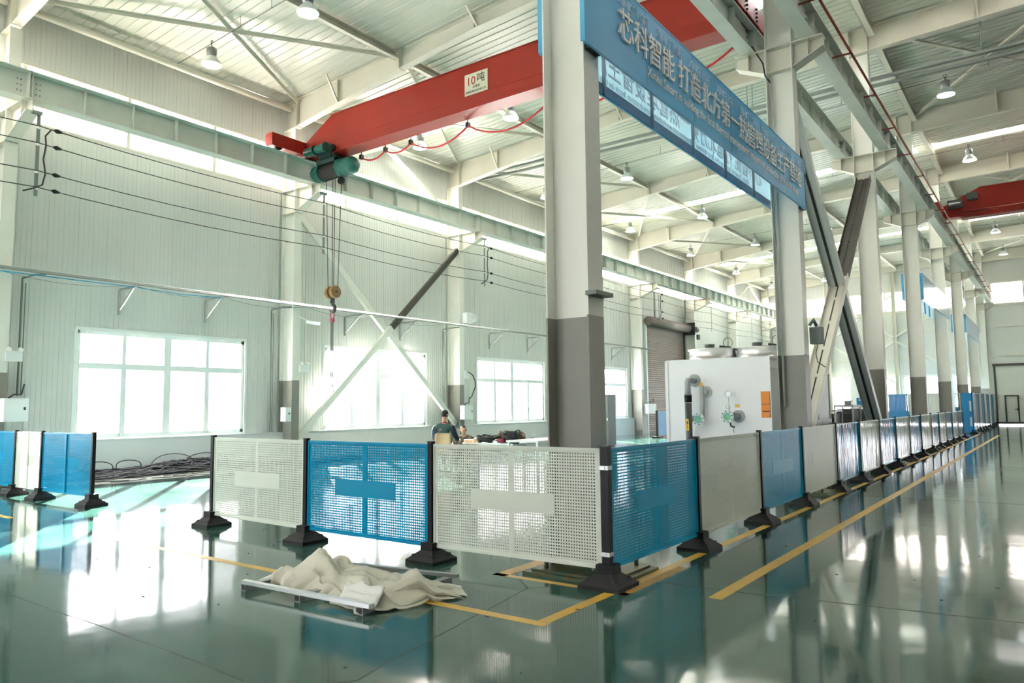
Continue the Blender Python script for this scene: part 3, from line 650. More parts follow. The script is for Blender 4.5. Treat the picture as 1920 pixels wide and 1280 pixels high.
# hoist trolley (runs on the girder, hangs from it)
ho = thing('electric_hoist', 'green wire rope hoist with motors hanging under the red crane', 'hoist', (-15.9, 13.4, 8.25))
hy = 13.45; hz = 8.20
MB().lathe((-16.35, hy, hz), (1, 0, 0), [(0, 0), (.21, 0), (.215, .02), (.215, .68), (.21, .70), (0, .70)], 24).build('rope_drum', 'drum', ho)
mb = MB()
for k in range(16): mb.lathe((-16.33+k*.042, hy, hz), (1, 0, 0), [(.19, 0), (.223, .006), (.223, .014), (.19, .02)], 20)
mb.build('rope_winding', 'rope', ho)
MB().lathe((-15.66, hy, hz), (1, 0, 0), [(0, 0), (.26, 0), (.26, .10), (.235, .12), (.235, .36), (.25, .38), (.25, .44), (.23, .52), (.16, .62), (.06, .66), (0, .66)], 24).build('hoist_motor', 'hoist', ho)
MB().lathe((-16.36, hy, hz), (-1, 0, 0), [(0, 0), (.25, 0), (.25, .07), (.23, .09), (.23, .24), (.24, .26), (.20, .36), (.08, .40), (0, .40)], 24).build('gearbox', 'hoist', ho)
mb = MB(); mb.box(-16.4, -15.66, hy-.24, hy-.21, hz+.15, hz+.30); mb.box(-16.4, -15.66, hy+.21, hy+.24, hz+.15, hz+.30); mb.box(-16.4, -15.6, hy-.22, hy+.22, hz+.26, hz+.30); mb.box(-16.2, -15.7, hy-.30, hy-.26, hz+.28, hz+.60); mb.box(-16.2, -15.7, hy+.26, hy+.30, hz+.28, hz+.60); mb.box(-16.2, -15.7, hy-.3, hy+.3, hz+.27, hz+.31)
mb.build('trolley_frame', 'hoistdark', ho)
for x in (-16.5, -16.05):
    q = MB().lathe((x-.1, hy-.44, 8.70), (1, 0, 0), [(0, 0), (.10, 0), (.12, .05), (.12, .36), (.14, .37), (.14, .42), (0, .42)], 16); q.box(x+.1, x+.3, hy-.44, hy-.28, 8.62, 8.78); q.build('trolley_motor', 'hoist', ho)
for x in (-16.15, -15.75):
    for s_ in (-.22, .22): MB().tube([(x, hy+s_-.06, 8.76), (x, hy+s_+.06, 8.76)], .09, 14).build('trolley_wheel', 'dark', ho)
mb = MB(); mb.beam((-16.3, hy, hz-.26), (-15.4, hy, hz-.22), .03, .02); mb.lathe((-15.62, hy-.05, hz-.36), (0, 1, 0), [(0, 0), (.10, 0), (.10, .1), (0, .1)], 14); mb.box(-15.66, -15.58, hy-.04, hy+.04, hz-.30, hz-.2); mb.build('rope_guide', 'rubber', ho)
for x in (-16.24, -15.97, -15.87, -15.60): MB().tube([(x, hy, hz-.20), ((x+15.92)*.62-15.92, hy, 4.85)], .011, 6).build('wire_rope', 'rope', ho)
hb = MB()
for x in (-16.03, -15.83): hb.lathe((x-.055, hy, 4.75), (1, 0, 0), [(0, 0), (.17, 0), (.175, .03), (.15, .055), (.175, .08), (.17, .11), (0, .11)], 22)
hbo = hb.build('hook_block', 'hookyellow', ho)
mb = MB(); mb.tube([(-16.1, hy, 4.75), (-15.76, hy, 4.75)], .04, 10); mb.box(-15.965, -15.895, hy-.05, hy+.05, 4.44, 4.8)
hk = [(-15.93+.0, hy, 4.50), (-15.93, hy, 4.42)]+[(-15.93+math.sin(a)*.105, hy, 4.30+math.cos(a)*.105) for a in [.2+i*.42 for i in range(11)]]
mb.tube(hk, [.035, .035]+[.045]*3+[.05]*4+[.045, .04, .03, .02], 10); mb.build('hook', 'dark', hbo)
sl = thing('chain_sling', 'red shackle and long chain sling hanging from the crane hook', 'chain', (-15.93, hy, 4.2))
mb = MB(); ring = [(-15.93+math.sin(a)*.07, hy, 4.13+math.cos(a)*.13) for a in [i*PI/8 for i in range(17)]]
mb.tube(ring, .016, 8); mb.box(-15.99, -15.87, hy-.03, hy+.03, 3.92, 4.02); mb.build('shackle', 'maroon', sl)
for k, x in enumerate((-15.965, -15.90)):
    mb = MB(); z = 3.92; q = 0
    while z > 2.2:
        c = [(x+(math.sin(a)*.017 if q % 2 else 0), hy+(0 if q % 2 else math.sin(a)*.017), z-.03+math.cos(a)*.033) for a in [i*PI/4 for i in range(9)]]
        mb.tube(c, .010, 5, caps=False); z -= .052; q += 1
    if k == 0: mb.tube([(x+.0, hy, 2.2), (x+.0, hy, 2.12), (x+.05, hy, 2.05), (x+.02, hy, 2.0), (x-.04, hy, 2.03)], .014, 6)
    else: mb.tube([(x, hy, 2.2), (x+.05, hy, 2.12), (x+.05, hy, 2.03), (x+.0, hy, 2.0)], .014, 6)
    mb.build('chain_leg', 'chain', sl)
# second crane in the aisle hall
c2 = thing('overhead_crane', 'red overhead crane seen far off above the aisle', 'crane', (3.5, 33.2, 8.72))
girder(33.2, -3.15, 10.2, 'red', c2, -1.9); truck(-3.24, 33.2, 2.6, c2)
mb = MB(); mb.box(-2.95, -2.45, 32.75, 33.0, 9.0, 9.32); mb.box(-2.3, -1.95, 32.7, 33.0, 9.25, 9.5); mb.lathe((-2.9, 32.8, 9.1), (1, 0, 0), [(0, 0), (.13, 0), (.13, .4), (0, .4)], 14); mb.build('drive_motor', 'cabinet', c2)
mb = MB(); fx = [-2.6, -1.6, -.2, 1.2, 3]
for a, b in zip(fx, fx[1:]): mb.tube([(a+(b-a)*k/8, 32.85, 8.82-.1*(b-a)*4*(k/8)*(1-k/8)) for k in range(9)], .02, 6)
mb.tube([(-2.7, 32.85, 8.84), (9.5, 32.85, 8.86)], .02, 6); mb.build('festoon_cable', 'rust', c2)
# conductor rail on brackets along the aisle-side runway
t = thing('conductor_rail', 'rust red conductor bar running along the aisle side crane beams', 'rail', (-2.9, 28, 8.55))
MB().tube([(-2.9, -8, 8.55), (-2.9, 57, 8.55)], .026, 8).build('bar', 'rust', t)
for k in range(26): MB().beam((-3.24, -7+2.5*k, 8.5), (-2.86, -7+2.5*k, 8.5), .02, .03).build('bracket', 'rust', t)
t = thing('cable_tray', 'twin dark cable trays hung under the roof across both halls', 'tray', (-4, 21.7, 10.4))
for dy in (0, .5):
    mb = MB(); mb.box(-17.6, 10.8, 21.75+dy, 21.85+dy, 10.38, 10.40); mb.box(-17.6, 10.8, 21.74+dy, 21.75+dy, 10.38, 10.45); mb.box(-17.6, 10.8, 21.85+dy, 21.86+dy, 10.38, 10.45); mb.build('tray', 'pipe', t)
mb = MB()
for x in range(-16, 11, 3): mb.tube([(x, 21.8, 10.4), (x, 21.8, ROOF(x)-.03)], .008, 5); mb.tube([(x, 22.3, 10.4), (x, 22.3, ROOF(x)-.03)], .008, 5)
mb.build('hanger_rod', 'pipe', t)

# ================================================================== LAMPS
def lamp0():
    t = thing('high_bay_lamp', 'x', 'lamp', (0, 0, 10.35), 'high bay lamps under the roof')
    MB().lathe((0, 0, 10.28), (0, 0, 1), [(.07, 0), (.075, .02), (.12, .03), (.125, .20), (.10, .22), (.0, .22)], 16).build('housing', 'lampbody', t)
    MB().lathe((0, 0, 10.06), (0, 0, 1), [(.245, 0), (.25, .01), (.20, .10), (.12, .20), (.08, .23), (.075, .22), (.115, .19), (.19, .09), (.235, .01)], 24).build('reflector', 'reflector', t)
    MB().lathe((0, 0, 10.075), (0, 0, 1), [(0, 0), (.225, 0), (.225, .012), (0, .012)], 24).build('lens', 'lamp', t)
    mb = MB(); mb.tube([(0, 0, 10.5), (0, 0, 10.62)], .012, 6); mb.tube([(math.sin(a)*.04, 0, 10.66+math.cos(a)*.04) for a in [i*PI/6 for i in range(13)]], .01, 6); mb.build('hanger', 'dark', t)
    return t
lp = None
spots = [(x, 9.95+7.5*k, 10.35+(.1 if x > -13 else 0)) for k in range(0, 7) for x in (-16.4, -12.7)]+[(-9.0, 9.95+7.5*k, 10.75) for k in (0, 2, 4)]+[(-2.1, 9.95+7.5*k, 10.95) for k in (2, 3, 5, 6)]+[(2.6, 9.95+7.5*k, 11.1) for k in (0, 1, 2, 3, 4)]
for x, y, z in spots:
    k = round((y-9.95)/7.5); bay = 'bay behind the %s rafter' % ORD[k]
    rw = {-16.4: 'lit high bay lamp beside the window wall', -12.7: 'lit high bay lamp, second row from the window wall', -9.0: 'lit high bay lamp in mid crane hall', -2.1: 'lit high bay lamp hanging over the aisle', 2.6: 'lit high bay lamp beyond the aisle'}[x]
    if lp is None: lp = lamp0(); lp.location = (x, y, z); lp['_o'] = (x, y, z); lp['label'] = rw+', '+bay
    else: dup(lp, (x, y, z), rw+', '+bay)
for k in range(0, 7):
    y = 9.95+7.5*k; t = thing('lamp_wire', 'thin hanging wire line that carries the lamps, bay behind the %s rafter' % ORD[k], 'wire', (-6, y, 10.8), 'lamp support wires')
    mb = MB(); mb.tube([(-18.1, y, 10.55), (-3.8, y, 11.15)], .008, 5); mb.tube([(-3.8, y, 11.15), (10.5, y, 11.5)], .008, 5); mb.build('line', 'dark', t)
    mb = MB()
    for x in (-15.2, -14, -11.3, -10, -7, -5, -1, 1, 4): mb.tube([(x, y, 10.55+(x+18.1)*.042 if x < -3.8 else 11.15+(x+3.8)*.0245), (x, y, ROOF(x)-.06)], .006, 5)
    mb.build('drop_wire', 'dark', t)

# ================================================================== WINDOW WALL FITTINGS
wires = [(7.48, 'topmost'), (7.12, 'second highest'), (6.53, 'third highest'), (6.18, 'lowest')]
for z, nm in wires:
    mb = MB()
    for i in range(-1, 7):
        y0, y1 = 6.3+7.5*i, 13.8+7.5*i; mb.tube([(-16.75, y0+(y1-y0)*k/8, z-.10*4*(k/8)*(1-k/8)) for k in range(9)], .011, 5, caps=False)
    tag(mb.build('power_wire', 'cablepile', None, (-16.75, 13, z)), '%s of the four black power wires strung along the window wall' % nm, 'wire', 'power wires')
for i in range(0, 7):
    y = 6.33+7.5*i
    t = thing('wire_bracket', 'hanging strap with white insulators at the %s wall column from the front' % ORD[i], 'bracket', (-16.78, y, 7.7), 'wire brackets')
    mb = MB(); mb.box(-16.80, -16.79, y-.035, y+.035, 6.0, 7.78); mb.box(-16.80, -16.70, y-.15, y+.035, 7.72, 7.78); mb.build('strap', 'pipe', t)
    for z, _ in wires: MB().lathe((-16.79, y, z-.055), (0, 0, 1), [(0, 0), (.03, .01), (.045, .03), (.03, .05), (0, .055)], 10).build('insulator', 'ceram', t)
    if i in (0, 2, 4):
        for z, _ in wires: MB().tube([(-16.75, y+.28, z-.01), (-16.75, y+.34, z-.015), (-16.75, y+.44, z-.02)], [.02, .05, .02], 8).build('strain_clamp', 'rubber', t)
        mb = MB(); mb.tube([(-16.75, y+.22, 7.46), (-16.75, y+.12, 7.3), (-16.75, y+.14, 7.1), (-16.75, y+.1, 6.8), (-16.75, y+.15, 6.5), (-16.75, y+.10, 6.25), (-16.75, y-.05, 6.15), (-16.75, y-.25, 6.05)], .018, 6); mb.build('jumper_cable', 'cablepile', t)
# conduits on triangular wall brackets
t = thing('wall_conduit', 'pair of thin grey conduits running along the window wall above the windows', 'conduit', (-18.1, 20, 4.58))
MB().tube([(-17.72, -8, 4.60), (-17.72, 37.6, 4.60)], .032, 8).build('pipe', 'pipe', t); MB().tube([(-17.62, -8, 4.56), (-17.62, 37.6, 4.56)], .022, 8).build('pipe', 'pipe', t)
mb = MB(); ys = [(5.9, 8.9), (8.9, 11.2), (11.2, 13.9), (13.9, 17), (17, 20)]
for a, b in ys: mb.tube([(-17.68, a+(b-a)*k/8, 4.54-.05*(b-a)*4*(k/8)*(1-k/8)) for k in range(9)], .006, 5)
mb.build('loose_wire', 'pipe', t)
mb = MB(); mb.tube([(-17.66, 3, 4.50), (-17.66, 8.9, 4.5), (-17.66, 10, 4.46), (-17.66, 11.2, 4.5)], .012, 5); mb.build('blue_wire', 'plblue', t)
for k, y in enumerate((8.9, 11.2, 16.1, 18.6, 23.7, 26.4, 31.5, 34.0)):
    mb = MB(); mb.beam((-18.41, y, 4.52), (-17.6, y, 4.52), .04, .05); mb.box(-18.44, -18.40, y-.03, y+.03, 3.9, 4.5); mb.beam((-18.40, y, 4.02), (-17.75, y, 4.5), .03, .04)
    tag(mb.build('conduit_bracket', 'galv', None, (-18.4, y, 4.3)), 'grey triangular conduit bracket, %s of those along the window wall' % ORD[k], 'bracket', 'conduit brackets')
for k, (y, zt, zb) in enumerate(((6.72, 4.55, 1.9), (13.2, 4.5, .9), (20.7, 4.5, .9))):
    mb = MB(); mb.tube([(-17.7, y+.25, zt), (-17.8, y+.05, zt-.02), (-18.3, y, zt-.05), (-18.3, y, zt-.15), (-18.3, y, zb)], .022, 8); mb.tube([(-18.3, y+.07, zt-.15), (-18.3, y+.07, zb)], .012, 6)
    tag(mb.build('drop_conduit', 'pipe', None, (-18.3, y, zt)), 'thin conduit dropping down the wall beside the %s wall column from the front' % ORD[k], 'conduit', 'drop conduits')
def ebox(x, y0, y1, z0, z1, label, cable=True, dpt=.22):
    t = thing('distribution_box', label, 'box', (x, (y0+y1)/2, z0), 'white electrical boxes')
    MB().box(x-dpt, x, y0, y1, z0, z1).build('enclosure', 'box', t)
    mb = MB(); mb.box(x, x+.008, y0+.015, y1-.015, z0+.015, z1-.015); d = mb.build('door', 'box', t)
    MB().box(x+.008, x+.02, y1-.1, y1-.06, z0+(z1-z0)*.5, z0+(z1-z0)*.62).build('lock', 'dark', d)
    if cable: MB().tube([(x-.1, y0+.1, z1), (x-.1, y0+.2, z1+.08), (x-.12, y1-.1, z1+.09), (x-.14, y1-.05, z1+.3)], .018, 6).build('cable', 'cablepile', t)
ebox(-17.56, 6.22, 6.68, 1.35, 1.84, 'square white electrical box on the first wall column')
ebox(-17.76, 13.33, 13.53, 1.2, 1.6, 'narrow white electrical box low on the second wall column', False)
ebox(-17.56, 21.05, 21.55, 1.1, 1.62, 'white electrical box beside the working man')
ebox(-17.56, 36.3, 37.3, 1.1, 1.62, 'white electrical box beside the roller shutter')
t = thing('security_camera', 'small white camera on the second wall column', 'camera', (-17.6, 14.0, 4.1), 'wall cameras')
mb = MB(); mb.beam((-17.65, 13.95, 4.1), (-17.35, 14.2, 4.04), .09, .09); mb.build('body', 'box', t); MB().tube([(-17.81, 13.80, 4.25), (-17.7, 13.84, 4.2), (-17.6, 14.0, 4.12)], .015, 6).build('arm', 'box', t)
t = thing('siren_box', 'white siren box fixed to the third wall column above the conduits', 'siren', (-17.6, 21.6, 4.6))
mb = MB(); mb.box(-17.81, -17.55, 21.25, 21.6, 4.70, 5.08); mb.build('body', 'box', t); MB().lathe((-17.55, 21.45, 4.86), (1, -.3, 0), [(.03, 0), (.07, .06), (.16, .18), (.15, .18), (0, .08)], 16).build('horn', 'box', t)
for i, y in enumerate((6.42, 13.95, 21.4)):
    t = thing('twin_spot_lamp', 'small twin emergency lamp on the %s wall column' % ORD[i], 'lamp', (-17.78, y, 2.85), 'emergency lamps')
    MB().box(-17.80, -17.72, y-.16, y+.16, 2.62, 2.84).build('body', 'box', t)
    for s_ in (-1, 1): MB().lathe((-17.70, y+s_*.11, 2.87), (1, 0, .3), [(.02, -.06), (.055, 0), (.05, .01), (0, .01)], 12).build('spot', 'ceram', t)
MB_ = MB().tube([(-17.6, 21.3, 2.86), (-17.5, 21.45, 2.75), (-17.45, 21.55, 2.5), (-17.45, 21.55, 2.3), (-17.5, 21.4, 1.95), (-17.55, 21.3, 1.85)], .022, 6)
tag(MB_.build('loose_cable', 'cablepile', None, (-17.5, 21.4, 2.4)), 'short black cable looping down to the box beside the working man', 'cable')
# roller shutter
t = thing('roller_shutter', 'tall closed taupe roller shutter in the window wall', 'shutter', (XW, 40.6, 0))
mb = MB()
k = 0; prof = []
while .12*k < 6.0:
    z = .04+.12*k; prof += [(0, z), (.028, z+.03), (.028, z+.08), (0, z+.11)]; k += 1
pts = prof
for a, b in zip(pts, pts[1:]): mb.add([(XW+.03+a[0], 37.95, a[1]), (XW+.03+a[0], 43.2, a[1]), (XW+.03+b[0], 43.2, b[1]), (XW+.03+b[0], 37.95, b[1])], [(0, 1, 2, 3)])
mb.box(XW+.002, XW+.028, 37.95, 43.2, 0.04, 6.05); mb.build('slats', 'shutter', t)
mb = MB(); mb.box(XW+.001, XW+.12, 37.82, 37.97, 0, 6.2); mb.build('guide', 'pvcframe', t); MB().box(XW+.001, XW+.12, 43.18, 43.32, 0, 6.2).build('guide', 'doorframe', t)
mb = MB(); mb.tube([(XW+.3, 37.8, 6.25), (XW+.3, 43.5, 6.25)], .26, 16); mb.build('barrel', 'shutter', t)
mb = MB(); mb.box(XW+.05, XW+.75, 43.35, 43.45, 5.85, 6.6); mb.lathe((XW+.55, 43.45, 6.2), (0, 1, 0), [(0, 0), (.2, 0), (.2, .5), (.14, .55), (.14, .8), (0, .8)], 16); mb.box(XW+.4, XW+.7, 44.0, 44.3, 5.6, 5.9); mb.build('drive', 'dark', t)
for y in (38.7, 43.0):
    mb = MB(); mb.box(XW+.25, XW+.32, y-.05, y+.05, 6.4, 8.0); tag(mb.build('hanger_post', 'pipe', None, (XW+.3, y, 6.4)), 'grey hanger post above the %s end of the roller shutter' % ('near' if y < 40 else 'motor'), 'post')

# ================================================================== BARRIERS
def post(x, y, label, grp='barrier posts', h=1.2, corner=False, rot=0):
    t = thing('barrier_post', label, 'post', (x, y, 0), grp)
    w_ = .07 if corner else .055
    mb = MB(); mb.box(x-w_/2, x+w_/2, y-w_/2, y+w_/2, .10, h); mb.build('upright', 'postblack', t)
    mb = MB()
    def fr(a, z): return [(x-a, y-a, z), (x+a, y-a, z), (x+a, y+a, z), (x-a, y+a, z)]
    lv = [(.185, .0), (.185, .035), (.165, .05), (.085, .115), (.078, .12), (.075, .195)]
    if corner: lv = [(a*1.05, z) for a, z in lv]
    vs = [p for a, z in lv for p in fr(a, z)]; fs = [(3, 2, 1, 0)]+[(4*k+j, 4*k+(j+1) % 4, 4*k+4+(j+1) % 4, 4*k+4+j) for k in range(len(lv)-1) for j in range(4)]+[tuple(4*(len(lv)-1)+j for j in range(4))]
    mb.add(vs, fs)
    for sx in (-1, 1):
        for sy in (-1, 1): mb.box(x+sx*.12-.02, x+sx*.12+.02, y+sy*.12-.02, y+sy*.12+.02, .05, .085)
    mb.build('rubber_base', 'rubber', t)
    mb = MB(); mb.box(x-w_/2-.003, x+w_/2+.003, y-w_/2-.003, y+w_/2+.003, h, h+.012); mb.build('cap', 'dark', t)
    if corner:
        for z in (.26, 1.0):
            mb = MB(); mb.box(x-w_/2-.012, x+w_/2+.004, y-w_/2-.006, y+w_/2+.004, z, z+.035); mb.tube([(x, y-w_/2-.006, z+.017), (x, y-w_/2-.014, z+.017)], .012, 8); mb.build('clamp', 'galv', t)
    return t
def panel(a, b, kind, label, h=(.145, 1.185), grp='perforated barrier panels', wavy=False, rect=True):
    """perforated sheet barrier panel between two posts a, b (xy)"""
    a, b = V((*a, 0)), V((*b, 0)); d = (b-a).normalized(); a2, b2 = a+d*.035, b-d*.035; n = V((-d.y, d.x, 0))
    c = (a2+b2)/2; t = thing('perforated_barrier', label, 'barrier panel', (c.x, c.y, h[0]), grp)
    L_ = (b2-a2).length; z0, z1 = h; th = .0015
    vs = []; fs = []; uvs = []
    me = bpy.data.meshes.new('sheet')
    for s_ in (-1, 1):
        k = len(vs); vs += [a2+n*th*s_+V((0, 0, z0)), b2+n*th*s_+V((0, 0, z0)), b2+n*th*s_+V((0, 0, z1)), a2+n*th*s_+V((0, 0, z1))]
        fs.append((k, k+1, k+2, k+3) if s_ < 0 else (k+3, k+2, k+1, k))
        uu = [(0, 0), (2, 0), (2, 1.04), (0, 1.04)]; uvs += uu if s_ < 0 else [uu[3], uu[2], uu[1], uu[0]]
    me.from_pydata([p-V(t['_o']) for p in vs], [], fs); uvl = me.uv_layers.new(name='UVMap')
    for i, q in enumerate(uvs): uvl.data[i].uv = q
    key = ('film' if wavy else 'perf')+kind; me.materials.append(M[key]); me.update()
    o = bpy.data.objects.new('perforated_sheet', me); C.objects.link(o); o.parent = t; o['_o'] = t['_o']; ALL.append(o)
    m_ = 'pl'+kind
    mb = MB(); e = n*.0
    up = V((0, 0, 1))
    for z in (z0+.012, z1-.012): mb.beam(a2+up*z, b2+up*z, .02, .024)
    for p in (a2+d*.010, b2-d*.010): mb.beam(p+up*z0, p+up*z1, .02, .02, up=(d.x, d.y, 0))
    mb.build('folded_edge', m_, t)
    mb = MB(); mb.beam((a2+b2)/2+n*.014+up*(z0+.02), (a2+b2)/2+n*.014+up*(z1-.02), .022, .045, up=(d.x, d.y, 0)); mb.build('centre_rib', m_, t)
    if rect:
        mb = MB(); u = d*(L_*.25); zc = (z0+z1)/2
        for zz in (zc,): mb.beam((a2+b2)/2-u+up*zz-n*.003, (a2+b2)/2+u+up*zz-n*.003, .003, .184)
        mb.build('blank_plate', m_, t)
    return t
# short run across the view
FX = [(-9.30, 5.82), (-7.22, 5.73), (-5.22, 5.72), (-3.215, 5.78)]
post(*FX[0], 'black barrier post at the open end of the front run, in the sunlit gap'); post(*FX[1], 'black barrier post between the end white panel and the front blue panel'); post(*FX[2], 'black barrier post between the front blue panel and the big white panel')
post(*FX[3], 'thick black corner barrier post with steel clamps', corner=True)
panel(FX[0], FX[1], 'white', 'off-white perforated panel at the free end of the front run'); panel(FX[1], FX[2], 'blue', 'blue perforated panel in the front run, between two white ones')
panel(FX[2], (-3.235, 5.78), 'white', 'large off-white perforated panel meeting the corner post')
# aisle run
RY = [5.78, 7.80, 9.95, 11.98, 14.20, 16.18, 18.28, 20.4, 22.55, 24.7, 26.95, 28.95, 30.95, 33.0, 35.1, 37.3]
RXp = lambda y: -3.205-.0021*(y-5.8)
for k in range(1, 16): post(RXp(RY[k]), RY[k], 'black barrier post on rubber base, %s along the aisle past the corner post' % ORD[k-1])
for k in range(15):
    kd = 'blue' if k % 2 == 0 else 'white'
    panel((RXp(RY[k]), RY[k]+(.02 if k == 0 else 0)), (RXp(RY[k+1]), RY[k+1]), kd, '%s perforated panel%s, %s along the aisle from the corner post' % ('blue' if kd == 'blue' else 'off-white', ' in shiny film' if k >= 4 else '', ORD[k]), wavy=k >= 4, grp='aisle barrier panels', rect=k < 4)
# separate run beyond the gap
GX = [(-12.95, 5.92), (-14.80, 5.88), (-16.0, 5.90), (-18.0, 5.9)]
for p, l in zip(GX[:3], ('black barrier post at the free end of the far-side run, beside the sun patch', 'black barrier post between the narrow white and the blue panel of the far-side run', 'black barrier post at the frame edge in the far-side run')): post(*p, l)
panel(GX[0], GX[1], 'blue', 'blue perforated panel at the free end beyond the gap'); panel(GX[1], GX[2], 'white', 'narrow off-white perforated panel beyond the gap, next to a blue one'); panel(GX[2], GX[3], 'blue', 'blue perforated panel cut by the frame edge')
# tall barriers at the far end
def tall(a, b, kind, label, z=(.04, 2.0), low=None, m=None):
    a, b = V((*a, 0)), V((*b, 0)); d = (b-a).normalized(); c = (a+b)/2; n = V((-d.y, d.x, 0))
    t = thing('tall_barrier', label, 'barrier panel', (c.x, c.y, z[0]), 'tall barrier panels'); up = V((0, 0, 1)); k = 'plblue' if kind == 'blue' else 'plwhite'
    mb = MB(); mb.beam(a+d*.03+up*(z[0]+z[1])/2, b-d*.03+up*(z[0]+z[1])/2, .004, z[1]-z[0], up=(0, 0, 1)); mb.build('sheet', m or ('filmblue' if kind == 'blue' else 'filmwhite'), t)
    mb = MB()
    for zz in (z[0]+.015, z[1]-.015): mb.beam(a+d*.03+up*zz, b-d*.03+up*zz, .03, .03)
    for p in (a+d*.045, b-d*.045): mb.beam(p+up*z[0], p+up*z[1], .03, .03, up=(d.x, d.y, 0))
    mb.build('edge_frame', k, t); return t
TY = [42.6+1.78*k for k in range(10)]
for k in range(9): tall((-3.30, TY[k]), (-3.30, TY[k+1]), 'white' if k % 2 == 0 else 'blue', 'tall %s filmed panel, %s along the aisle past the blue gate' % ('white' if k % 2 == 0 else 'blue', ORD[k]))
for k in range(10): post(-3.30, TY[k]-(.02 if k else -.0), 'tall black post, %s along the tall panels past the blue gate' % ORD[k], 'tall barrier posts', h=2.02)
tall((-7.15, 43.35), (-6.27, 43.35), 'blue', 'tall blue filmed panel behind the fourth central column', (.0, 1.98)); tall((-6.25, 43.35), (-5.42, 43.35), 'white', 'tall white panel partly hidden by a central column', (.0, 1.98)); tall((-5.38, 43.35), (-4.72, 43.35), 'white', 'tall shiny white panel between two far central columns', (.0, 1.98))
post(-6.26, 43.35, 'tall black post between the blue and white cross panels', 'tall barrier posts', h=2.0); post(-4.68, 43.35, 'tall black post at the end of the white cross panels', 'tall barrier posts', h=2.0)
tall((-7.15, 42.9), (-6.08, 42.9), 'blue', 'low blue solid panel in front of the tall blue one', (.0, 1.08), m='bluesheet')
tall((-4.62, 43.35), (-3.84, 43.35), 'clear', 'clear tall plastic panel with blue box behind, beside the blue gate', (.0, 2.0), m='clear')
t = thing('blue_gate', 'solid blue tall gate with cut-out windows facing the aisle', 'gate', (-3.55, 43.0, 0))
mb = MB(); mb.box(-3.80, -3.36, 42.98, 43.02, .03, 2.0); mb.build('leaf', 'bluebox', t)
mb = MB(); mb.box(-3.30, -3.26, 42.5, 42.6, .03, 2.0); mb.box(-3.36, -3.30, 42.96, 43.04, .03, 2.0); mb.build('jamb', 'bluebox', t)
for z0, z1 in ((.35, .80), (1.1, 1.6)): MB().box(-3.47, -3.39, 42.965, 42.98, z0, z1).build('gate_window', 'doorpanel', t)
tag(MB().box(-4.12, -3.9, 43.45, 43.7, 0, 1.3).build('blue_box', 'bluebox', None, (-4, 43.1, .85)), 'narrow blue box standing behind the clear panel beside the blue gate', 'box')
t = thing('blue_barrier', 'solid blue panel standing against the roller shutter', 'barrier panel', (-15.3, 33.2, 0))
mb = MB(); mb.box(-15.32, -15.29, 32.6, 34.1, .12, 1.25); mb.build('sheet', 'bluesheet', t)
mb = MB(); mb.box(-15.35, -15.26, 32.5, 32.6, 0, 1.3); mb.box(-15.5, -15.1, 32.35, 32.75, 0, .08); mb.box(-15.35, -15.26, 34.1, 34.2, 0, 1.3); mb.build('post', 'postblack', t)

# ================================================================== SIGNS ON THE COLUMNS
sg = thing('overhead_sign', 'long blue banner sign with white lettering between the first two central columns', 'sign', (-3.46, 9.8, 5.03))
sy0, sy1, sz0, sz1 = 5.93, 13.70, 5.04, 5.93
mb = MB(); mb.box(-3.445, -3.425, sy0, sy1, sz0, sz1); mb.build('board', 'banner', sg)
for q in (6.2, 13.7):
    mb = MB(); mb.box(-3.52, -3.445, q-.12, q+.10, sz0+.0, sz0+.06); mb.box(-3.52, -3.445, q-.12, q+.10, sz1-.08, sz1-.02); mb.build('clamp', 'dark', sg)
mb = MB()
for k in range(1, 6): mb.box(-3.426, -3.4235, sy0+1.33*k-.008, sy0+1.33*k+.008, sz0, sz1)
mb.build('panel_seam', 'bluesheet', sg)
mb = MB(); mb.box(-3.45, -3.42, sy0-.01, sy1+.01, sz0-.015, sz0+.012); mb.box(-3.45, -3.42, sy0-.01, sy1+.01, sz1-.01, sz1+.01); mb.box(-3.47, -3.42, sy0-.014, sy0, sz0, sz1); mb.box(-3.47, -3.42, sy1, sy1+.014, sz0, sz1); mb.build('edge_frame', 'banner', sg)
sf = lambda y, z, x=-3.422: frame_mtx((x, y, z), (0, 1, 0), (0, 0, 1))
def fit(txt, length, hgt):   # text scaled to a given length
    q = text_mb(txt, hgt, Matrix.Identity(4)); wd = max(v.x for v in q.v)-min(v.x for v in q.v); return length/wd
cn = '芯科智能 打造北方第一热管理设备生产基地'
text_mb(cn, .385, sf(6.58, 5.37, -3.412), .012, xs=fit(cn, 6.78, .385)).build('main_lettering', 'signwhite', sg)
en = 'Xinke Smart is building the first thermal management equipment production base in the north'
text_mb(en, .165, sf(7.28, 5.185), .003, xs=fit(en, 5.95, .165)).build('small_lettering', 'signwhite', sg)
mb = MB()
for k in range(8):
    y = 6.62+.925*k; text_mb('XINKE LGE', .155, sf(y, 5.735), 0, .005, mb=mb, xs=fit('XINKE LGE', .66, .155)); 
    for (a, b, c, d) in ((y-.03, 5.71, y+.70, 5.71), (y+.70, 5.71, y+.70, 5.86)): mb.beam((-3.423, a, b), (-3.423, c, d), .004, .004)
mb.build('outline_logo', 'signthin', sg)
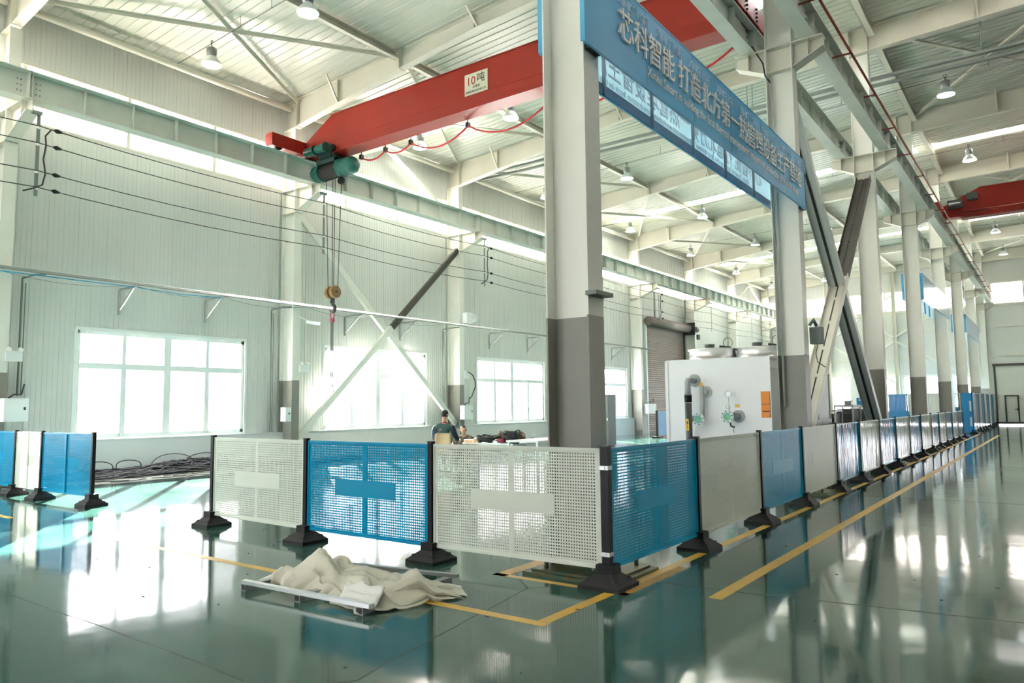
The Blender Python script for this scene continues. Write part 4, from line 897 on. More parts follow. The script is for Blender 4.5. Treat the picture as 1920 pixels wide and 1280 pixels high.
# back-to-back banner on the crane-hall faces of the same columns: seen through from behind
sg2 = thing('overhead_sign', 'pale see-through back of a banner sign with mirrored lettering, hung behind the blue one', 'sign', (-4.05, 10, 5.17))
ty0, ty1, tz0, tz1 = 6.12, 13.95, 5.17, 6.06
MB().box(-4.075, -4.068, ty0, ty1, tz0+.02, tz1).build('fabric', 'bannerlit', sg2)
mb = MB(); mb.box(-4.08, -4.055, ty0, ty1, tz0-.012, tz0+.006); mb.box(-4.08, -4.055, ty0, ty1, tz1-.01, tz1+.015); mb.box(-4.08, -4.01, ty0-.02, ty0, tz0, tz1); mb.box(-4.08, -4.01, ty1, ty1+.02, tz0, tz1); mb.build('edge_frame', 'banner', sg2)
for y in (7.43, 8.72, 10.08, 11.40, 12.78): MB().box(-4.065, -4.035, y-.02, y+.02, tz0, tz1).build('upright_bar', 'bannerback', sg2)
MB().box(-4.067, -4.06, ty0, ty1, tz0+.006, tz0+.14).build('hem_band', 'bannerhem', sg2)
bf = lambda y, z: frame_mtx((-4.079, y, z), (0, -1, 0), (0, 0, 1))
q = text_mb(cn, .385, bf(13.30, 5.48), .004, xs=fit(cn, 6.78, .385)); text_mb(en, .13, bf(12.6, 5.335), .002, mb=q, xs=fit(en, 5.6, .13)); q.build('outer_lettering', 'signwhite', sg2)
q = MB(); m_ = frame_mtx((-4.066, 13.30, 5.48), (0, -1, 0), (0, 0, 1)); text_mb(cn, .385, m_, .0015, mb=q, xs=fit(cn, 6.78, .385)); text_mb(en, .13, frame_mtx((-4.066, 12.6, 5.335), (0, -1, 0), (0, 0, 1)), .001, mb=q, xs=fit(en, 5.6, .13)); q.build('mirrored_lettering', 'signghost', sg2)
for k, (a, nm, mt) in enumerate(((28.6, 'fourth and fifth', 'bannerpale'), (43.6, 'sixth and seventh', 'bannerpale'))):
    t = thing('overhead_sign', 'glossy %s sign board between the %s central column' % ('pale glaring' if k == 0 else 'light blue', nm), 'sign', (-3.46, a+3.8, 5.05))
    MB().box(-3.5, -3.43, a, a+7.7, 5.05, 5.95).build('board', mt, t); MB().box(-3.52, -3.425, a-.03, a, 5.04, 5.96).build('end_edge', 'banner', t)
    t = thing('overhead_sign', 'blue sign back on the crane hall side of the %s central column' % nm, 'sign', (-4.05, a+3.8, 5.1))
    MB().box(-4.08, -4.06, a, a+7.7, 5.1, 6.0).build('fabric', 'bannerlit', t)
    for q in range(1, 6): MB().box(-4.06, -4.02, a+1.3*q-.03, a+1.3*q+.03, 5.1, 6.0).build('upright_bar', 'banner', t)
    MB().box(-4.09, -4.02, a-.03, a, 5.1, 6.0).build('end_edge', 'banner', t)

# ================================================================== WHITE COOLING MACHINE
mc = thing('cooling_machine', 'large white cooling machine with two fan rings behind the aisle barrier', 'machine', (-6.17, 18.9, 0))
mx0, mx1, my0, my1, mz = -7.40, -4.97, 16.3, 21.5, 2.57
mb = MB(); mb.box(mx0, mx1-.02, my0, my0+.03, 0, mz)
for z in (1.05, 1.18, 2.36): mb.box(mx0+.1, mx1, my0-.008, my0, z-.006, z+.006)
mb.box(mx0-.02, mx0+.05, my0-.02, my0+.05, 0, mz); mb.box(mx1-.03, mx1, my0-.012, my0+.02, 0, mz); mb.box(mx0, mx1, my0-.012, my1, mz, mz+.03)
mb.build('front_panel', 'machine', mc)
mb = MB(); mb.box(mx0+.02, mx1-.01, my0+.03, my1, .02, mz-.01); mb.box(mx1-.012, mx1+.02, my0+.02, my1, 2.34, 2.36); mb.box(mx1-.012, mx1+.02, my0+.02, my1, mz-.02, mz)
for y in (17.6, 18.9, 20.2, 21.45): mb.box(mx1-.01, mx1+.015, y-.02, y+.02, .02, 2.34)
mb.box(mx1-.012, mx1+.02, my0+.02, my1, 1.04, 1.14); mb.box(mx1-.012, mx1+.012, my0+.02, my1, .7, .72); mb.build('side_casing', 'machineside', mc)
mb = MB()
for z0, z1 in ((1.2, 2.33), (2.38, 2.54), (1.07, 1.16), (.3, 1.02)): mb.box(mx0-.024, mx0-.012, my0+.01, my0+.04, z0, z1)
for y in (17.2, 17.6): mb.box(mx1+.006, mx1+.012, y, y+.35, .78, .88)
mb.box(mx1+.0, mx1+.015, my0+.9, my0+1.05, 2.37, 2.54)
for k in range(10): mb.tube([(mx1, my0+.2+k*.5, 1.09), (mx1+.024, my0+.2+k*.5, 1.09)], .012, 6)
mb.build('dark_slot', 'dark', mc)
for xc, yc in ((-6.72, 17.55), (-5.62, 17.75)):
    f = MB().lathe((xc, yc, mz+.03), (0, 0, 1), [(.66, 0), (.66, .02), (.57, .04), (.55, .24), (.59, .28), (.60, .30), (.57, .30), (.53, .24), (.53, .05)], 40).build('fan_ring', 'alu', mc)
    mb = MB()
    for r in (.15, .28, .41, .53): mb.tube([(xc+math.cos(a)*r, yc+math.sin(a)*r, mz+.315+.04*(1-r/.53)) for a in [i*PI/16 for i in range(33)]], .005, 5, caps=False)
    for k in range(12):
        a = k*PI/6; mb.tube([(xc, yc, mz+.36), (xc+math.cos(a)*.58, yc+math.sin(a)*.58, mz+.315)], .005, 5)
    mb.build('fan_guard', 'galv', f)
    mb = MB(); mb.lathe((xc-.08, yc, mz+.33), (0, 0, 1), [(0, 0), (.115, 0), (.115, .11), (.14, .115), (.14, .13), (0, .13)], 16); mb.build('fan_motor', 'galv', f)
    mb = MB(); mb.lathe((xc, yc, mz+.1), (0, 0, 1), [(0, 0), (.1, 0), (.1, .08), (0, .08)], 12)
    for k in range(6):
        a = k*PI/3; mb.beam((xc+math.cos(a)*.08, yc+math.sin(a)*.08, mz+.14), (xc+math.cos(a)*.5, yc+math.sin(a)*.5, mz+.14), .14, .01, up=(.25*math.sin(a), -.25*math.cos(a), 1))
    mb.build('fan_blade', 'pipe', f)
    mb = MB(); mb.beam((xc+.25, yc-.2, mz+.36), (xc+.5, yc-.15, mz+.32), .09, .09); mb.tube([(xc+.42+math.sin(a)*.11, yc-.1, mz+.46+math.cos(a)*.13) for a in [i*.5-2.5 for i in range(11)]], .008, 5); mb.build('cable_gland', 'dark', f)
yf = my0
p = MB(); p.tube([(-6.70, yf+.0, 2.11), (-6.70, yf-.28, 2.11)], .07, 14); p.tube([(-6.70, yf-.28, 2.11), (-6.70-.02, yf-.34, 2.10), (-6.72, yf-.36, 2.05), (-6.72, yf-.36, 1.72)], .072, 14); p.lathe((-6.70, yf-.0, 2.11), (0, -1, 0), [(0, 0), (.145, 0), (.145, .025), (0, .025)], 20); p.lathe((-6.72, yf-.36, 1.80), (0, 0, -1), [(.07, 0), (.09, .01), (.09, .03), (.07, .04)], 14)
pi_ = p.build('inlet_pipe', 'pvclight', mc)
MB().lathe((-6.72, yf-.36, 1.77), (0, 0, -1), [(0, 0), (.085, 0), (.085, .16), (0, .16)], 14).build('rubber_coupling', 'rubber', pi_)
MB().tube([(-6.72, yf-.36, 1.6), (-6.72, yf-.36, 0)], .078, 16).build('down_pipe', 'pvc', pi_)
mb = MB(); mb.box(-6.755, -6.685, yf-.442, yf-.438, .98, 1.24); st = mb.build('arrow_sticker', 'labelyellow', mc)
mb = MB(); mb.prism([(-6.745, 1.14), (-6.695, 1.14), (-6.72, 1.20)], yf-.4445, yf-.4425, 'xz'); mb.box(-6.726, -6.714, yf-.4445, yf-.4425, 1.01, 1.14); mb.build('arrow_mark', 'ink', st)
p = MB(); p.tube([(-6.42, yf, 1.84), (-6.42, yf-.16, 1.84)], .06, 14); p.lathe((-6.42, yf, 1.84), (0, -1, 0), [(0, 0), (.13, 0), (.13, .022), (0, .022)], 20); p.tube([(-6.47, yf-.17, 1.98), (-6.47, yf-.17, 1.20)], .055, 14); p.beam((-6.42, yf-.17, 1.84), (-6.47, yf-.17, 1.84), .1, .1); p.tube([(-6.47, yf-.17, 1.24), (-6.50, yf-.26, 1.23)], .06, 12)
p2 = p.build('drain_pipe', 'machineside', mc)
def flange(x, y, z, par):
    f = MB().lathe((x, y, z), (0, -1, 0), [(.07, 0), (.145, 0), (.145, .03), (.09, .03), (.085, .025), (0, .025)], 24).build('sight_flange', 'box', par)
    MB().lathe((x, y-.020, z), (0, -1, 0), [(0, 0), (.088, 0), (.088, .016), (0, .016)], 20).build('green_glass', 'greenglass', f)
    mb = MB()
    for k in range(8): a = k*PI/4+.2; mb.tube([(x+math.cos(a)*.117, y-.03, z+math.sin(a)*.117), (x+math.cos(a)*.117, y-.044, z+math.sin(a)*.117)], .013, 6)
    mb.build('bolt', 'dark', f)
flange(-6.52, yf-.28, 1.23, mc)
p = MB(); p.tube([(-5.70, yf, 1.29), (-5.82, yf-.26, 1.29)], .075, 14); p.lathe((-5.70, yf, 1.29), (0, -1, 0), [(0, 0), (.14, 0), (.14, .022), (0, .022)], 20); p3 = p.build('outlet_stub', 'pvclight', mc)
flange(-5.85, yf-.28, 1.29, mc)
mb = MB(); mb.tube([(-5.82, yf-.25, 1.42), (-5.82, yf-.25, 1.72)], .008, 6); mb.tube([(-5.82+math.sin(a)*.05-.02, yf-.25, 1.50+math.cos(a)*.05) for a in [i*PI/6 for i in range(13)]], .006, 5); mb.lathe((-5.83, yf-.24, 1.78), (0, -1, 0), [(0, 0), (.065, 0), (.07, .03), (.062, .032), (.06, .02), (0, .02)], 18)
mb.build('pressure_gauge', 'galv', p3)
mb = MB(); mb.tube([(-5.80, yf-.27, 1.16), (-5.78, yf-.27, 1.08), (-5.70, yf-.27, 1.06)], .02, 6); mb.tube([(-5.74, yf-.27, 1.06), (-5.72, yf-.27, .93)], .006, 5); mb.build('drain_tap', 'dark', p3)
for x, z in ((-6.55, 2.02), (-5.72, 1.52)):
    MB().box(x-.05, x+.05, yf-.012, yf-.008, z-.035, z+.035).build('pipe_sticker', 'labelyellow', mc)
lb = MB().box(-5.19, -4.985, yf-.012, yf-.008, 1.26, 1.83).build('warning_label', 'orange', mc)
mb = MB(); mb.box(-5.19, -4.985, yf-.0135, yf-.012, 1.55, 1.56); mb.box(-5.19, -4.985, yf-.0135, yf-.012, 1.41, 1.415); mb.box(-5.16, -5.02, yf-.0135, yf-.012, 1.38, 1.40); mb.build('label_print', 'ink', lb)

# coil racks behind the second column
def coil(x0, x1, y0, y1, z1, label):
    t = thing('coil_rack', label, 'rack', ((x0+x1)/2, (y0+y1)/2, 0), 'finned coil modules')
    mb = MB(); k = int((z1-.25)/.055)
    for i in range(k):
        z = .2+i*.055; mb.box(x0+.05, x1-.05, y0+.04, y1-.04, z, z+.012)
    for i in range(7):
        for j in range(int((z1-.3)/.11)):
            x = x0+.12+(x1-x0-.24)*i/6; mb.tube([(x-.05, y0+.01, .25+j*.11), (x-.02, y0-.03, .25+j*.11), (x+.02, y0-.03, .25+j*.11), (x+.05, y0+.01, .25+j*.11)], .013, 6)
    mb.box(x0+.06, x1-.06, y0+.06, y1-.06, .2, z1-.1); mb.build('fin_pack', 'fin', t)
    for x in (x0, x1-.04):
        for y in (y0, y1-.04): MB().box(x, x+.04, y, y+.04, 0, z1).build('leg', 'galv', t)
    for z in (.15, z1-.04): mb = MB(); mb.box(x0, x1, y0, y0+.04, z, z+.04); mb.box(x0, x1, y1-.04, y1, z, z+.04); mb.box(x0, x0+.04, y0, y1, z, z+.04); mb.box(x1-.04, x1, y0, y1, z, z+.04); mb.build('frame_rail', 'galv', t)
    MB().box(x0, x1, y0, y1, z1, z1+.02).build('top_sheet', 'galv', t)
coil(-5.75, -5.1, 22.6, 23.5, 1.35, 'dark finned coil module in a metal frame just behind the white machine'); coil(-5.5, -4.95, 24.2, 25.3, 1.48, 'finned coil module with a slanting pale frame, under the crossed brace'); coil(-5.35, -4.85, 26.0, 27.0, 1.45, 'finned coil module furthest back beside the third central column')
t = thing('motor_pot', 'small round metal fan housing on top of the coil racks', 'fan', (-5.2, 24.7, 1.5)); MB().lathe((-5.2, 24.7, 1.5), (0, 0, 1), [(0, 0), (.10, 0), (.10, .1), (.14, .11), (.14, .13), (0, .13)], 16).build('housing', 'galv', t)
t = thing('control_box', 'small blue control box with white sticker standing on the coil racks', 'box', (-5.05, 26.3, 1.47)); MB().box(-5.25, -4.9, 26.2, 26.6, 1.47, 1.72).build('body', 'bluebox', t); MB().box(-5.18, -4.97, 26.19, 26.2, 1.62, 1.68).build('sticker', 'box', t)
# slate lockers behind the front column
t = thing('metal_locker', 'dark slate metal locker cabinet beside the front central column', 'locker', (-14.6, 25.6, 0))
mb = MB(); mb.box(-15.3, -13.85, 25.2, 25.75, .05, 1.98); mb.box(-15.27, -13.88, 25.23, 25.72, 0, .05); mb.build('body', 'cabinet', t)
for k in range(3):
    a = -15.28+.477*k; d = MB().box(a, a+.465, 25.18, 25.2, .09, 1.95).build('door', 'cabinet', t); MB().box(a+.40, a+.44, 25.165, 25.18, .98, 1.08).build('handle', 'box', d)

# ================================================================== WORK PLACE BY THE WINDOWS
tb = thing('work_table', 'long white table with thin legs under the windows', 'table', (-10.5, 14.9, 0))
MB().box(-10.35, -9.45, 13.9, 15.95, .74, .78).build('tabletop', 'tabletop', tb)
for x in (-10.3, -9.5):
    for y in (13.95, 15.9): MB().box(x-.025, x+.025, y-.025, y+.025, 0, .74).build('leg', 'tabletop', tb)
wb = thing('work_bench', 'low white bench heaped with cables and tools in front of the man', 'table', (-11.3, 14.6, 0))
MB().box(-12.0, -10.45, 14.3, 14.9, .64, .68).build('tabletop', 'tabletop', wb)
for x in (-11.95, -10.5):
    for y in (14.35, 14.85): MB().box(x-.025, x+.025, y-.025, y+.025, 0, .64).build('leg', 'frame', wb)
def coilheap(name, c, r, n, label, cat, m='cablepile', hgt=.2, tub=.014, z0=.68):
    mb = MB()
    for k in range(n):
        rr = r*rnd.uniform(.55, 1); zz = z0+hgt*k/n; tx, ty = rnd.uniform(-.25, .25), rnd.uniform(-.25, .25); ox, oy = rnd.uniform(-.05, .05), rnd.uniform(-.05, .05)
        mb.tube([(c[0]+ox+math.cos(a)*rr, c[1]+oy+math.sin(a)*rr*.7, zz+tub+abs(tx)*rr+tx*math.cos(a)*rr+.02*math.sin(3*a+k)) for a in [i*PI/9 for i in range(19)]], tub, 6, caps=False)
    return tag(mb.build(name, m, None, (*c, z0)), label, cat)
coilheap('cable_coil', (-11.35, 14.5), .30, 14, 'flat coil of black cable on the bench beside the wooden blocks', 'cable', hgt=.10)
coilheap('cable_coil', (-10.62, 14.5), .22, 18, 'tall black cable coil slumped over the bench end', 'cable', hgt=.24)
def lump(name, c, s, m, label, cat, seed=0, n=14):
    mb = MB(); vs = []; fs = []
    for i in range(n+1):
        for j in range(2*n):
            th, ph = PI*i/n, PI*j/n; d = V((math.sin(th)*math.cos(ph), math.sin(th)*math.sin(ph), math.cos(th)))
            k = 1+.35*noise.noise(d*2.2+V((seed, 0, 0)))+.15*noise.noise(d*6+V((0, seed, 0))); p = V((d.x*s[0]*k, d.y*s[1]*k, max(-.0, d.z*s[2]*k))); vs.append(V(c)+p)
    for i in range(n):
        for j in range(2*n): fs.append((i*2*n+j, (i+1)*2*n+j, (i+1)*2*n+(j+1) % (2*n), i*2*n+(j+1) % (2*n)))
    mb.add(vs, fs, 0, True); return tag(mb.build(name, m, None, c), label, cat)
lump('folded_jacket', (-11.0, 14.72, .68), (.32, .14, .27), 'camo', 'camouflage jacket heaped on the bench', 'clothing', 3); lump('work_glove', (-10.62, 14.78, .74), (.22, .09, .20), 'tan', 'worn tan work gloves lying on top of the heap', 'gloves', 5)
lump('rag', (-11.0, 14.42, .68), (.12, .07, .09), 'tabletop', 'white rag on the bench among the tools', 'cloth', 8); lump('tool_pouch', (-11.12, 14.55, .69), (.09, .08, .15), 'trouser', 'dark tool pouch in the middle of the bench', 'pouch', 9)
t = thing('power_drill', 'dark red power drill lying on the bench', 'drill', (-10.85, 14.4, .68)); mb = MB(); mb.tube([(-10.95, 14.38, .74), (-10.75, 14.38, .75)], .045, 10); mb.beam((-10.78, 14.38, .74), (-10.76, 14.38, .69), .05, .06); mb.build('body', 'maroon', t); MB().tube([(-10.95, 14.38, .74), (-11.03, 14.38, .735)], [.03, .012], 8).build('chuck', 'dark', t)
for k, (x, y, s_) in enumerate(((-11.85, 14.4, .28), (-11.6, 14.38, .14))):
    tag(MB().box(x-s_/2, x+s_/2, y-.05, y+.05, .68, .68+.07+.04*k).build('wood_block', 'block', None, (x, y, .68)), 'pale wooden %s on the bench behind the chair' % ('plank end' if k == 0 else 'short block'), 'wood')
t = thing('spray_bottle', 'white plastic bottle standing on the long table', 'bottle', (-9.95, 15.5, .78)); MB().lathe((-9.95, 15.5, .78), (0, 0, 1), [(0, 0), (.04, 0), (.042, .12), (.02, .17), (.02, .19), (0, .19)], 12).build('body', 'box', t); MB().lathe((-9.95, 15.5, .97), (0, 0, 1), [(0, 0), (.022, 0), (.018, .05), (0, .05)], 10).build('cap', 'box', t)
tag(MB().lathe((-10.15, 14.7, .78), (0, 0, 1), [(0, 0), (.045, 0), (.05, .12), (.046, .12), (.042, .01), (0, .01)], 14).build('glass_jar', 'clear', None, (-10.15, 14.7, .78)), 'clear glass jar on the long table', 'jar')
# chair
ch = thing('plywood_chair', 'bent plywood chair with its back to the camera, man seated on it', 'chair', (-12.15, 13.75, 0))
dirv = V((-.62, .78, 0)); sid = V((.78, .62, 0)); cc = V((-12.15, 13.75, 0))
def cp(f, s_, z): return cc+dirv*f+sid*s_+V((0, 0, z))
mb = MB(); rows = [(-.20, .46, .17), (-.235, .60, .185), (-.25, .76, .20), (-.24, .90, .19), (-.235, .935, .16)]; vs = []; ncol = 9
for th in (0, -.016):
    for f, z, hw in rows:
        for k in range(ncol): u = -1+2*k/(ncol-1); vs.append(cp(f+.05*u*u*-1+.05+th, u*hw, z))
fs = []
R_ = len(rows)
for l in (0, 1):
    for i in range(R_-1):
        for k in range(ncol-1):
            q = l*R_*ncol+i*ncol+k; f_ = (q, q+1, q+ncol+1, q+ncol); fs.append(f_ if l else f_[::-1])
for i in range(R_-1):
    for k in (0, ncol-1): q = i*ncol+k; f_ = (q, q+ncol, q+ncol+R_*ncol, q+R_*ncol); fs.append(f_ if k else f_[::-1])
for i in (0, R_-1):
    for k in range(ncol-1): q = i*ncol+k; fs.append((q, q+1, q+1+R_*ncol, q+R_*ncol))
mb.add(vs, fs, 0, True); mb.build('backrest', 'wood', ch)
mb = MB(); mb.beam(cp(-.2, 0, .46), cp(.2, 0, .47), .40, .02); mb.build('seat', 'wood', ch)
for a, b in ((-.18, -.17), (-.18, .17), (.17, -.17), (.17, .17)): MB().tube([cp(a, b, .45), cp(a*1.15, b*1.1, 0)], .013, 8).build('leg', 'frame', ch)
for s_ in (-.15, .15): MB().tube([cp(-.17, s_, .44), cp(-.22, s_, .55)], .012, 6).build('back_support', 'frame', ch)
# people: one skinned body each, clothing and hair as children
def skinmesh(name, joints, edges, m, parent, lv=2, org=None):
    me = bpy.data.meshes.new(name); o0 = V(parent['_o']) if parent is not None else V(org)
    me.from_pydata([V(p)-o0 for p, r in joints], edges, []); me.materials.append(M[m])
    ob = bpy.data.objects.new(name, me); C.objects.link(ob); ALL.append(ob); ob['_o'] = tuple(o0)
    if parent is not None: ob.parent = parent
    else: ob.location = o0
    sk = ob.modifiers.new('skin', 'SKIN'); sk.use_smooth_shade = True; sk.branch_smoothing = .4
    me.skin_vertices.new() if not me.skin_vertices else None
    for i, (p, r) in enumerate(joints): me.skin_vertices[0].data[i].radius = r if isinstance(r, tuple) else (r, r)
    me.skin_vertices[0].data[0].use_root = True
    sb = ob.modifiers.new('sub', 'SUBSURF'); sb.levels = lv; sb.render_levels = lv
    # evaluate once so the body is a plain continuous mesh
    bpy.context.view_layer.update(); dg = bpy.context.evaluated_depsgraph_get()
    m2 = bpy.data.meshes.new_from_object(ob.evaluated_get(dg)); ob.modifiers.clear(); old = ob.data; ob.data = m2; bpy.data.meshes.remove(old); m2.name = name
    for p in m2.polygons: p.use_smooth = True
    return ob
def head_mesh(mb, c, f, s_, up=V((0, 0, 1)), k=1.0, n=18):
    vs = []; fs = []
    for i in range(n+1):
        for j in range(2*n):
            th, ph = PI*i/n, PI*j/n; d = V((math.sin(th)*math.cos(ph), math.sin(th)*math.sin(ph), math.cos(th)))   # x side, y front, z up
            x, y, z = d.x*.075, d.y*.095, d.z*.118
            if z < 0: x *= 1-.28*(-z/.118)**1.3; y *= 1-.12*(-z/.118)
            if d.y > .3:
                y += .020*math.exp(-((d.x/.16)**2+((d.z+.08)/.17)**2))            # nose
                y += .006*math.exp(-((d.x/.3)**2+((d.z+.48)/.1)**2))              # lips
                y -= .012*math.exp(-(((abs(d.x)-.36)/.17)**2+((d.z-.06)/.12)**2))  # eye sockets
                y += .010*math.exp(-((d.x/.3)**2+((d.z+.85)/.18)**2))             # chin
            vs.append(c+(s_*x+f*y+up*z)*k)
    for i in range(n):
        for j in range(2*n): fs.append((i*2*n+j, i*2*n+(j+1) % (2*n), (i+1)*2*n+(j+1) % (2*n), (i+1)*2*n+j))
    mb.add(vs, fs, 0, True)
    for q in (-1, 1):   # ears
        mb.tube([c+(s_*(q*.070)+f*-.005+up*.02)*k, c+(s_*(q*.082)+f*-.012+up*.012)*k, c+(s_*(q*.078)+f*-.006+up*-.03)*k], [.012*k, .018*k, .010*k], 8)
def person(base, f, label, sweater, sleeve, lean, name, seat=.49, look=0.0, camo=False):
    f = V(f).normalized(); s_ = V((f.y, -f.x, 0)); base = V(base)
    P = lambda a, b, z: base+f*a+s_*b+V((0, 0, z))
    hip = seat+.09
    sq = .28 if seat < .3 else 0.0
    J = [(P(0, 0, hip), (.15, .11)), (P(.03*lean, 0, hip+.18), (.14, .10)), (P(.08*lean, 0, hip+.38), (.165, .105)), (P(.12*lean, 0, hip+.52), (.11, .08)), (P(.15*lean, 0, hip+.60), .055), (P(.19*lean, 0, hip+.68), .055)]
    E = [(0, 1), (1, 2), (2, 3), (3, 4), (4, 5)]
    def add(p, r, par): J.append((p, r)); E.append((par, len(J)-1)); return len(J)-1
    for q in (-1, 1):
        a = add(P(.12*lean, q*.19, hip+.50), .066, 3); a = add(P(.10*lean, q*.245, hip+.38), .060, a); a = add(P(.12+.1*lean, q*.30, hip+.20), .050, a); a = add(P(.32+.1*lean, q*.24, hip+.17), .038, a); add(P(.41+.1*lean, q*.20, hip+.17), .032, a)
        a = add(P(.10, q*.10, hip-.01), .088, 0); a = add(P(.42, q*.14, hip-.01+sq), .068, a); a = add(P(.42, q*.14, (hip+sq)*.55), .052, a); a = add(P(.43, q*.14, .10), .040, a); a = add(P(.45, q*.14, .06), .04, a); add(P(.58, q*.15, .045), .034, a)
    body = skinmesh(name, J, E, 'skin', None, 2, org=(base.x, base.y, 0))
    tag(body, label, 'person')
    # head and hands are joined to the same body mesh
    mb = MB(); hc = P(.20*lean+.02, 0, hip+(.72 if camo else .79)); fl_ = (f*math.cos(look)+s_*math.sin(look)); sl_ = V((fl_.y, -fl_.x, 0)); head_mesh(mb, hc, fl_, sl_)
    mb.tube([P(.14*lean, 0, hip+.58), P(.18*lean, 0, hip+.72), hc+V((0, 0, -.04))], [.058, .054, .056], 12)
    for q in (-1, 1):
        w0 = P(.41+.1*lean, q*.20, hip+.17)
        mb.beam(w0-f*.01, w0+f*.09, .075, .03)
        for j in range(4):
            b0 = w0+f*.085+s_*((j-1.5)*.019); L_ = (.062, .072, .068, .052)[j]; mb.tube([b0, b0+f*L_*.45+V((0, 0, .004)), b0+f*L_*.8+V((0, 0, -.018)), b0+f*L_*.95+V((0, 0, -.038))], [.0095, .009, .0085, .007], 7)
        b0 = w0+f*.02-s_*(q*.036); mb.tube([b0, b0+f*.03-s_*(q*.025), b0+f*.06-s_*(q*.028)+V((0, 0, -.012))], [.012, .0105, .008], 7)
    me = body.data; o0 = V(body['_o']); v0 = [v.co.copy() for v in me.vertices]; f0 = [tuple(p.vertices) for p in me.polygons]; k = len(v0)
    m3 = bpy.data.meshes.new(name); m3.from_pydata(v0+[p-o0 for p in mb.v], [], f0+[tuple(i+k for i in q) for q in mb.f]); m3.materials.append(M['skin'])
    for p in m3.polygons: p.use_smooth = True
    body.data = m3; bpy.data.meshes.remove(me)
    # sweater, sleeves, trousers, shoes, hair
    g = 1.10
    JS = [(P(-.005, 0, hip+.02), (.175, .135)), (P(.03*lean, 0, hip+.20), (.165, .125)), (P(.08*lean, 0, hip+.39), (.19, .128)), (P(.12*lean, 0, hip+.53), (.12, .092)), (P(.145*lean, 0, hip+.585), .066)]
    ES = [(0, 1), (1, 2), (2, 3), (3, 4)]
    for q in (-1, 1):
        i0 = len(JS); JS += [(P(.12*lean, q*.185, hip+.50), .086), (P(.105*lean, q*.225, hip+.43), .08)]; ES += [(3, i0), (i0, i0+1)]
    sw = skinmesh('sweater', JS, ES, sweater, body, 2)
    for q in (-1, 1):
        JS = [(P(.112*lean, q*.215, hip+.465), .092), (P(.10*lean, q*.252, hip+.37), .080), (P(.12+.1*lean, q*.302, hip+.20), .066), (P(.30+.1*lean, q*.245, hip+.172), .052), (P(.37+.1*lean, q*.22, hip+.17), .046)]
        JS = [(P(.12*lean, q*.165, hip+.505), .088)]+JS; skinmesh('sleeve', JS, [(i, i+1) for i in range(5)], sleeve, body, 2)
    JS = [(P(-.0, 0, hip-.0), (.165, .125)), (P(.0, 0, hip+.06), (.16, .12))]; ES = [(0, 1)]
    for q in (-1, 1):
        i0 = len(JS); JS += [(P(.12, q*.105, hip-.01), .10), (P(.42, q*.14, hip-.01+sq), .082), (P(.43, q*.14, (hip+sq)*.55), .066), (P(.435, q*.14, .11), .056)]; ES += [(0, i0), (i0, i0+1), (i0+1, i0+2), (i0+2, i0+3)]
    skinmesh('trousers', JS, ES, 'trouser', body, 2)
    for q in (-1, 1): skinmesh('shoe', [(P(.42, q*.14, .06), .052), (P(.50, q*.145, .05), .05), (P(.62, q*.15, .04), .04)], [(0, 1), (1, 2)], 'rubber', body, 2)
    hb_ = MB(); vs = []; fs = []; n = 16
    for i in range(n+1):
        for j in range(2*n):
            th, ph = PI*.62*i/n, PI*j/n; d = V((math.sin(th)*math.cos(ph), math.sin(th)*math.sin(ph), math.cos(th)))
            if d.y > .25 and d.z < .55: d = V((d.x, min(d.y, .55), .55)) if d.z < .55 else d
            kk = 1.07+.02*noise.noise(d*9); vs.append(hc+(sl_*d.x*.077+fl_*d.y*.097+V((0, 0, 1))*d.z*.120)*kk)
    for i in range(n):
        for j in range(2*n): fs.append((i*2*n+j, (i+1)*2*n+j, (i+1)*2*n+(j+1) % (2*n), i*2*n+(j+1) % (2*n)))
    hb_.add(vs, fs, 0, True); hb_.build('hair', 'hair', body)
    if not camo:
        JC = [P(.145*lean, 0, hip+.60)+(f*math.cos(a)*.066+s_*math.sin(a)*.066) for a in [i*PI/8 for i in range(17)]]; MB().tube(JC, .014, 6, caps=False).build('collar', 'maroon', body)
    return body
person((-12.15, 13.75, 0), (-.35, .94, 0), 'person with short dark hair in a dark green sweater, sitting with back to the camera', 'sweater', 'navy', .5, 'seated_person', look=.35)
person((-13.1, 15.72, 0), (.5, -.86, 0), 'person in a camouflage jacket squatting low, half hidden behind the man in green', 'camo', 'camo', 1.3, 'squatting_person', seat=.13, camo=True)

# ================================================================== FLOOR CLUTTER
# steel tube frame with plastic film thrown over it
a0, a1, b0, b1 = V((-5.78, 3.93, 0)), V((-4.02, 4.02, 0)), V((-5.66, 4.90, 0)), V((-4.36, 5.12, 0))
tf = thing('tube_frame', 'flat grey steel tube frame lying on the floor under plastic film', 'frame', (-4.95, 4.5, 0))
mb = MB(); up = V((0, 0, .075)); mb.beam(a0+up, V((-4.25, 3.99, 0))+up, .05, .03); mb.build('long_rail', 'alu', tf)
mb = MB(); mb.beam(b0+up, b1+up, .05, .03); mb.build('long_rail', 'frame', tf)
for k, u in enumerate((.02, .47, .93)):
    p, q = a0.lerp(V((-4.25, 3.99, 0)), u), b0.lerp(b1, u); mb = MB(); mb.beam(p-(q-p).normalized()*.02+V((0, 0, .03)), q+V((0, 0, .03)), .075, .06); cr_ = mb.build('cross_tube', 'frame', tf)
    mb = MB(); e = (q-p).normalized(); mb.beam(p-e*.0215+V((0, 0, .03)), p-e*.0195+V((0, 0, .03)), .058, .044); mb.build('tube_opening', 'tubein', cr_)
def lerp_pts(u, pts):
    for (a, p), (b, q) in zip(pts, pts[1:]):
        if a <= u <= b: return p+(q-p)*(u-a)/(b-a)
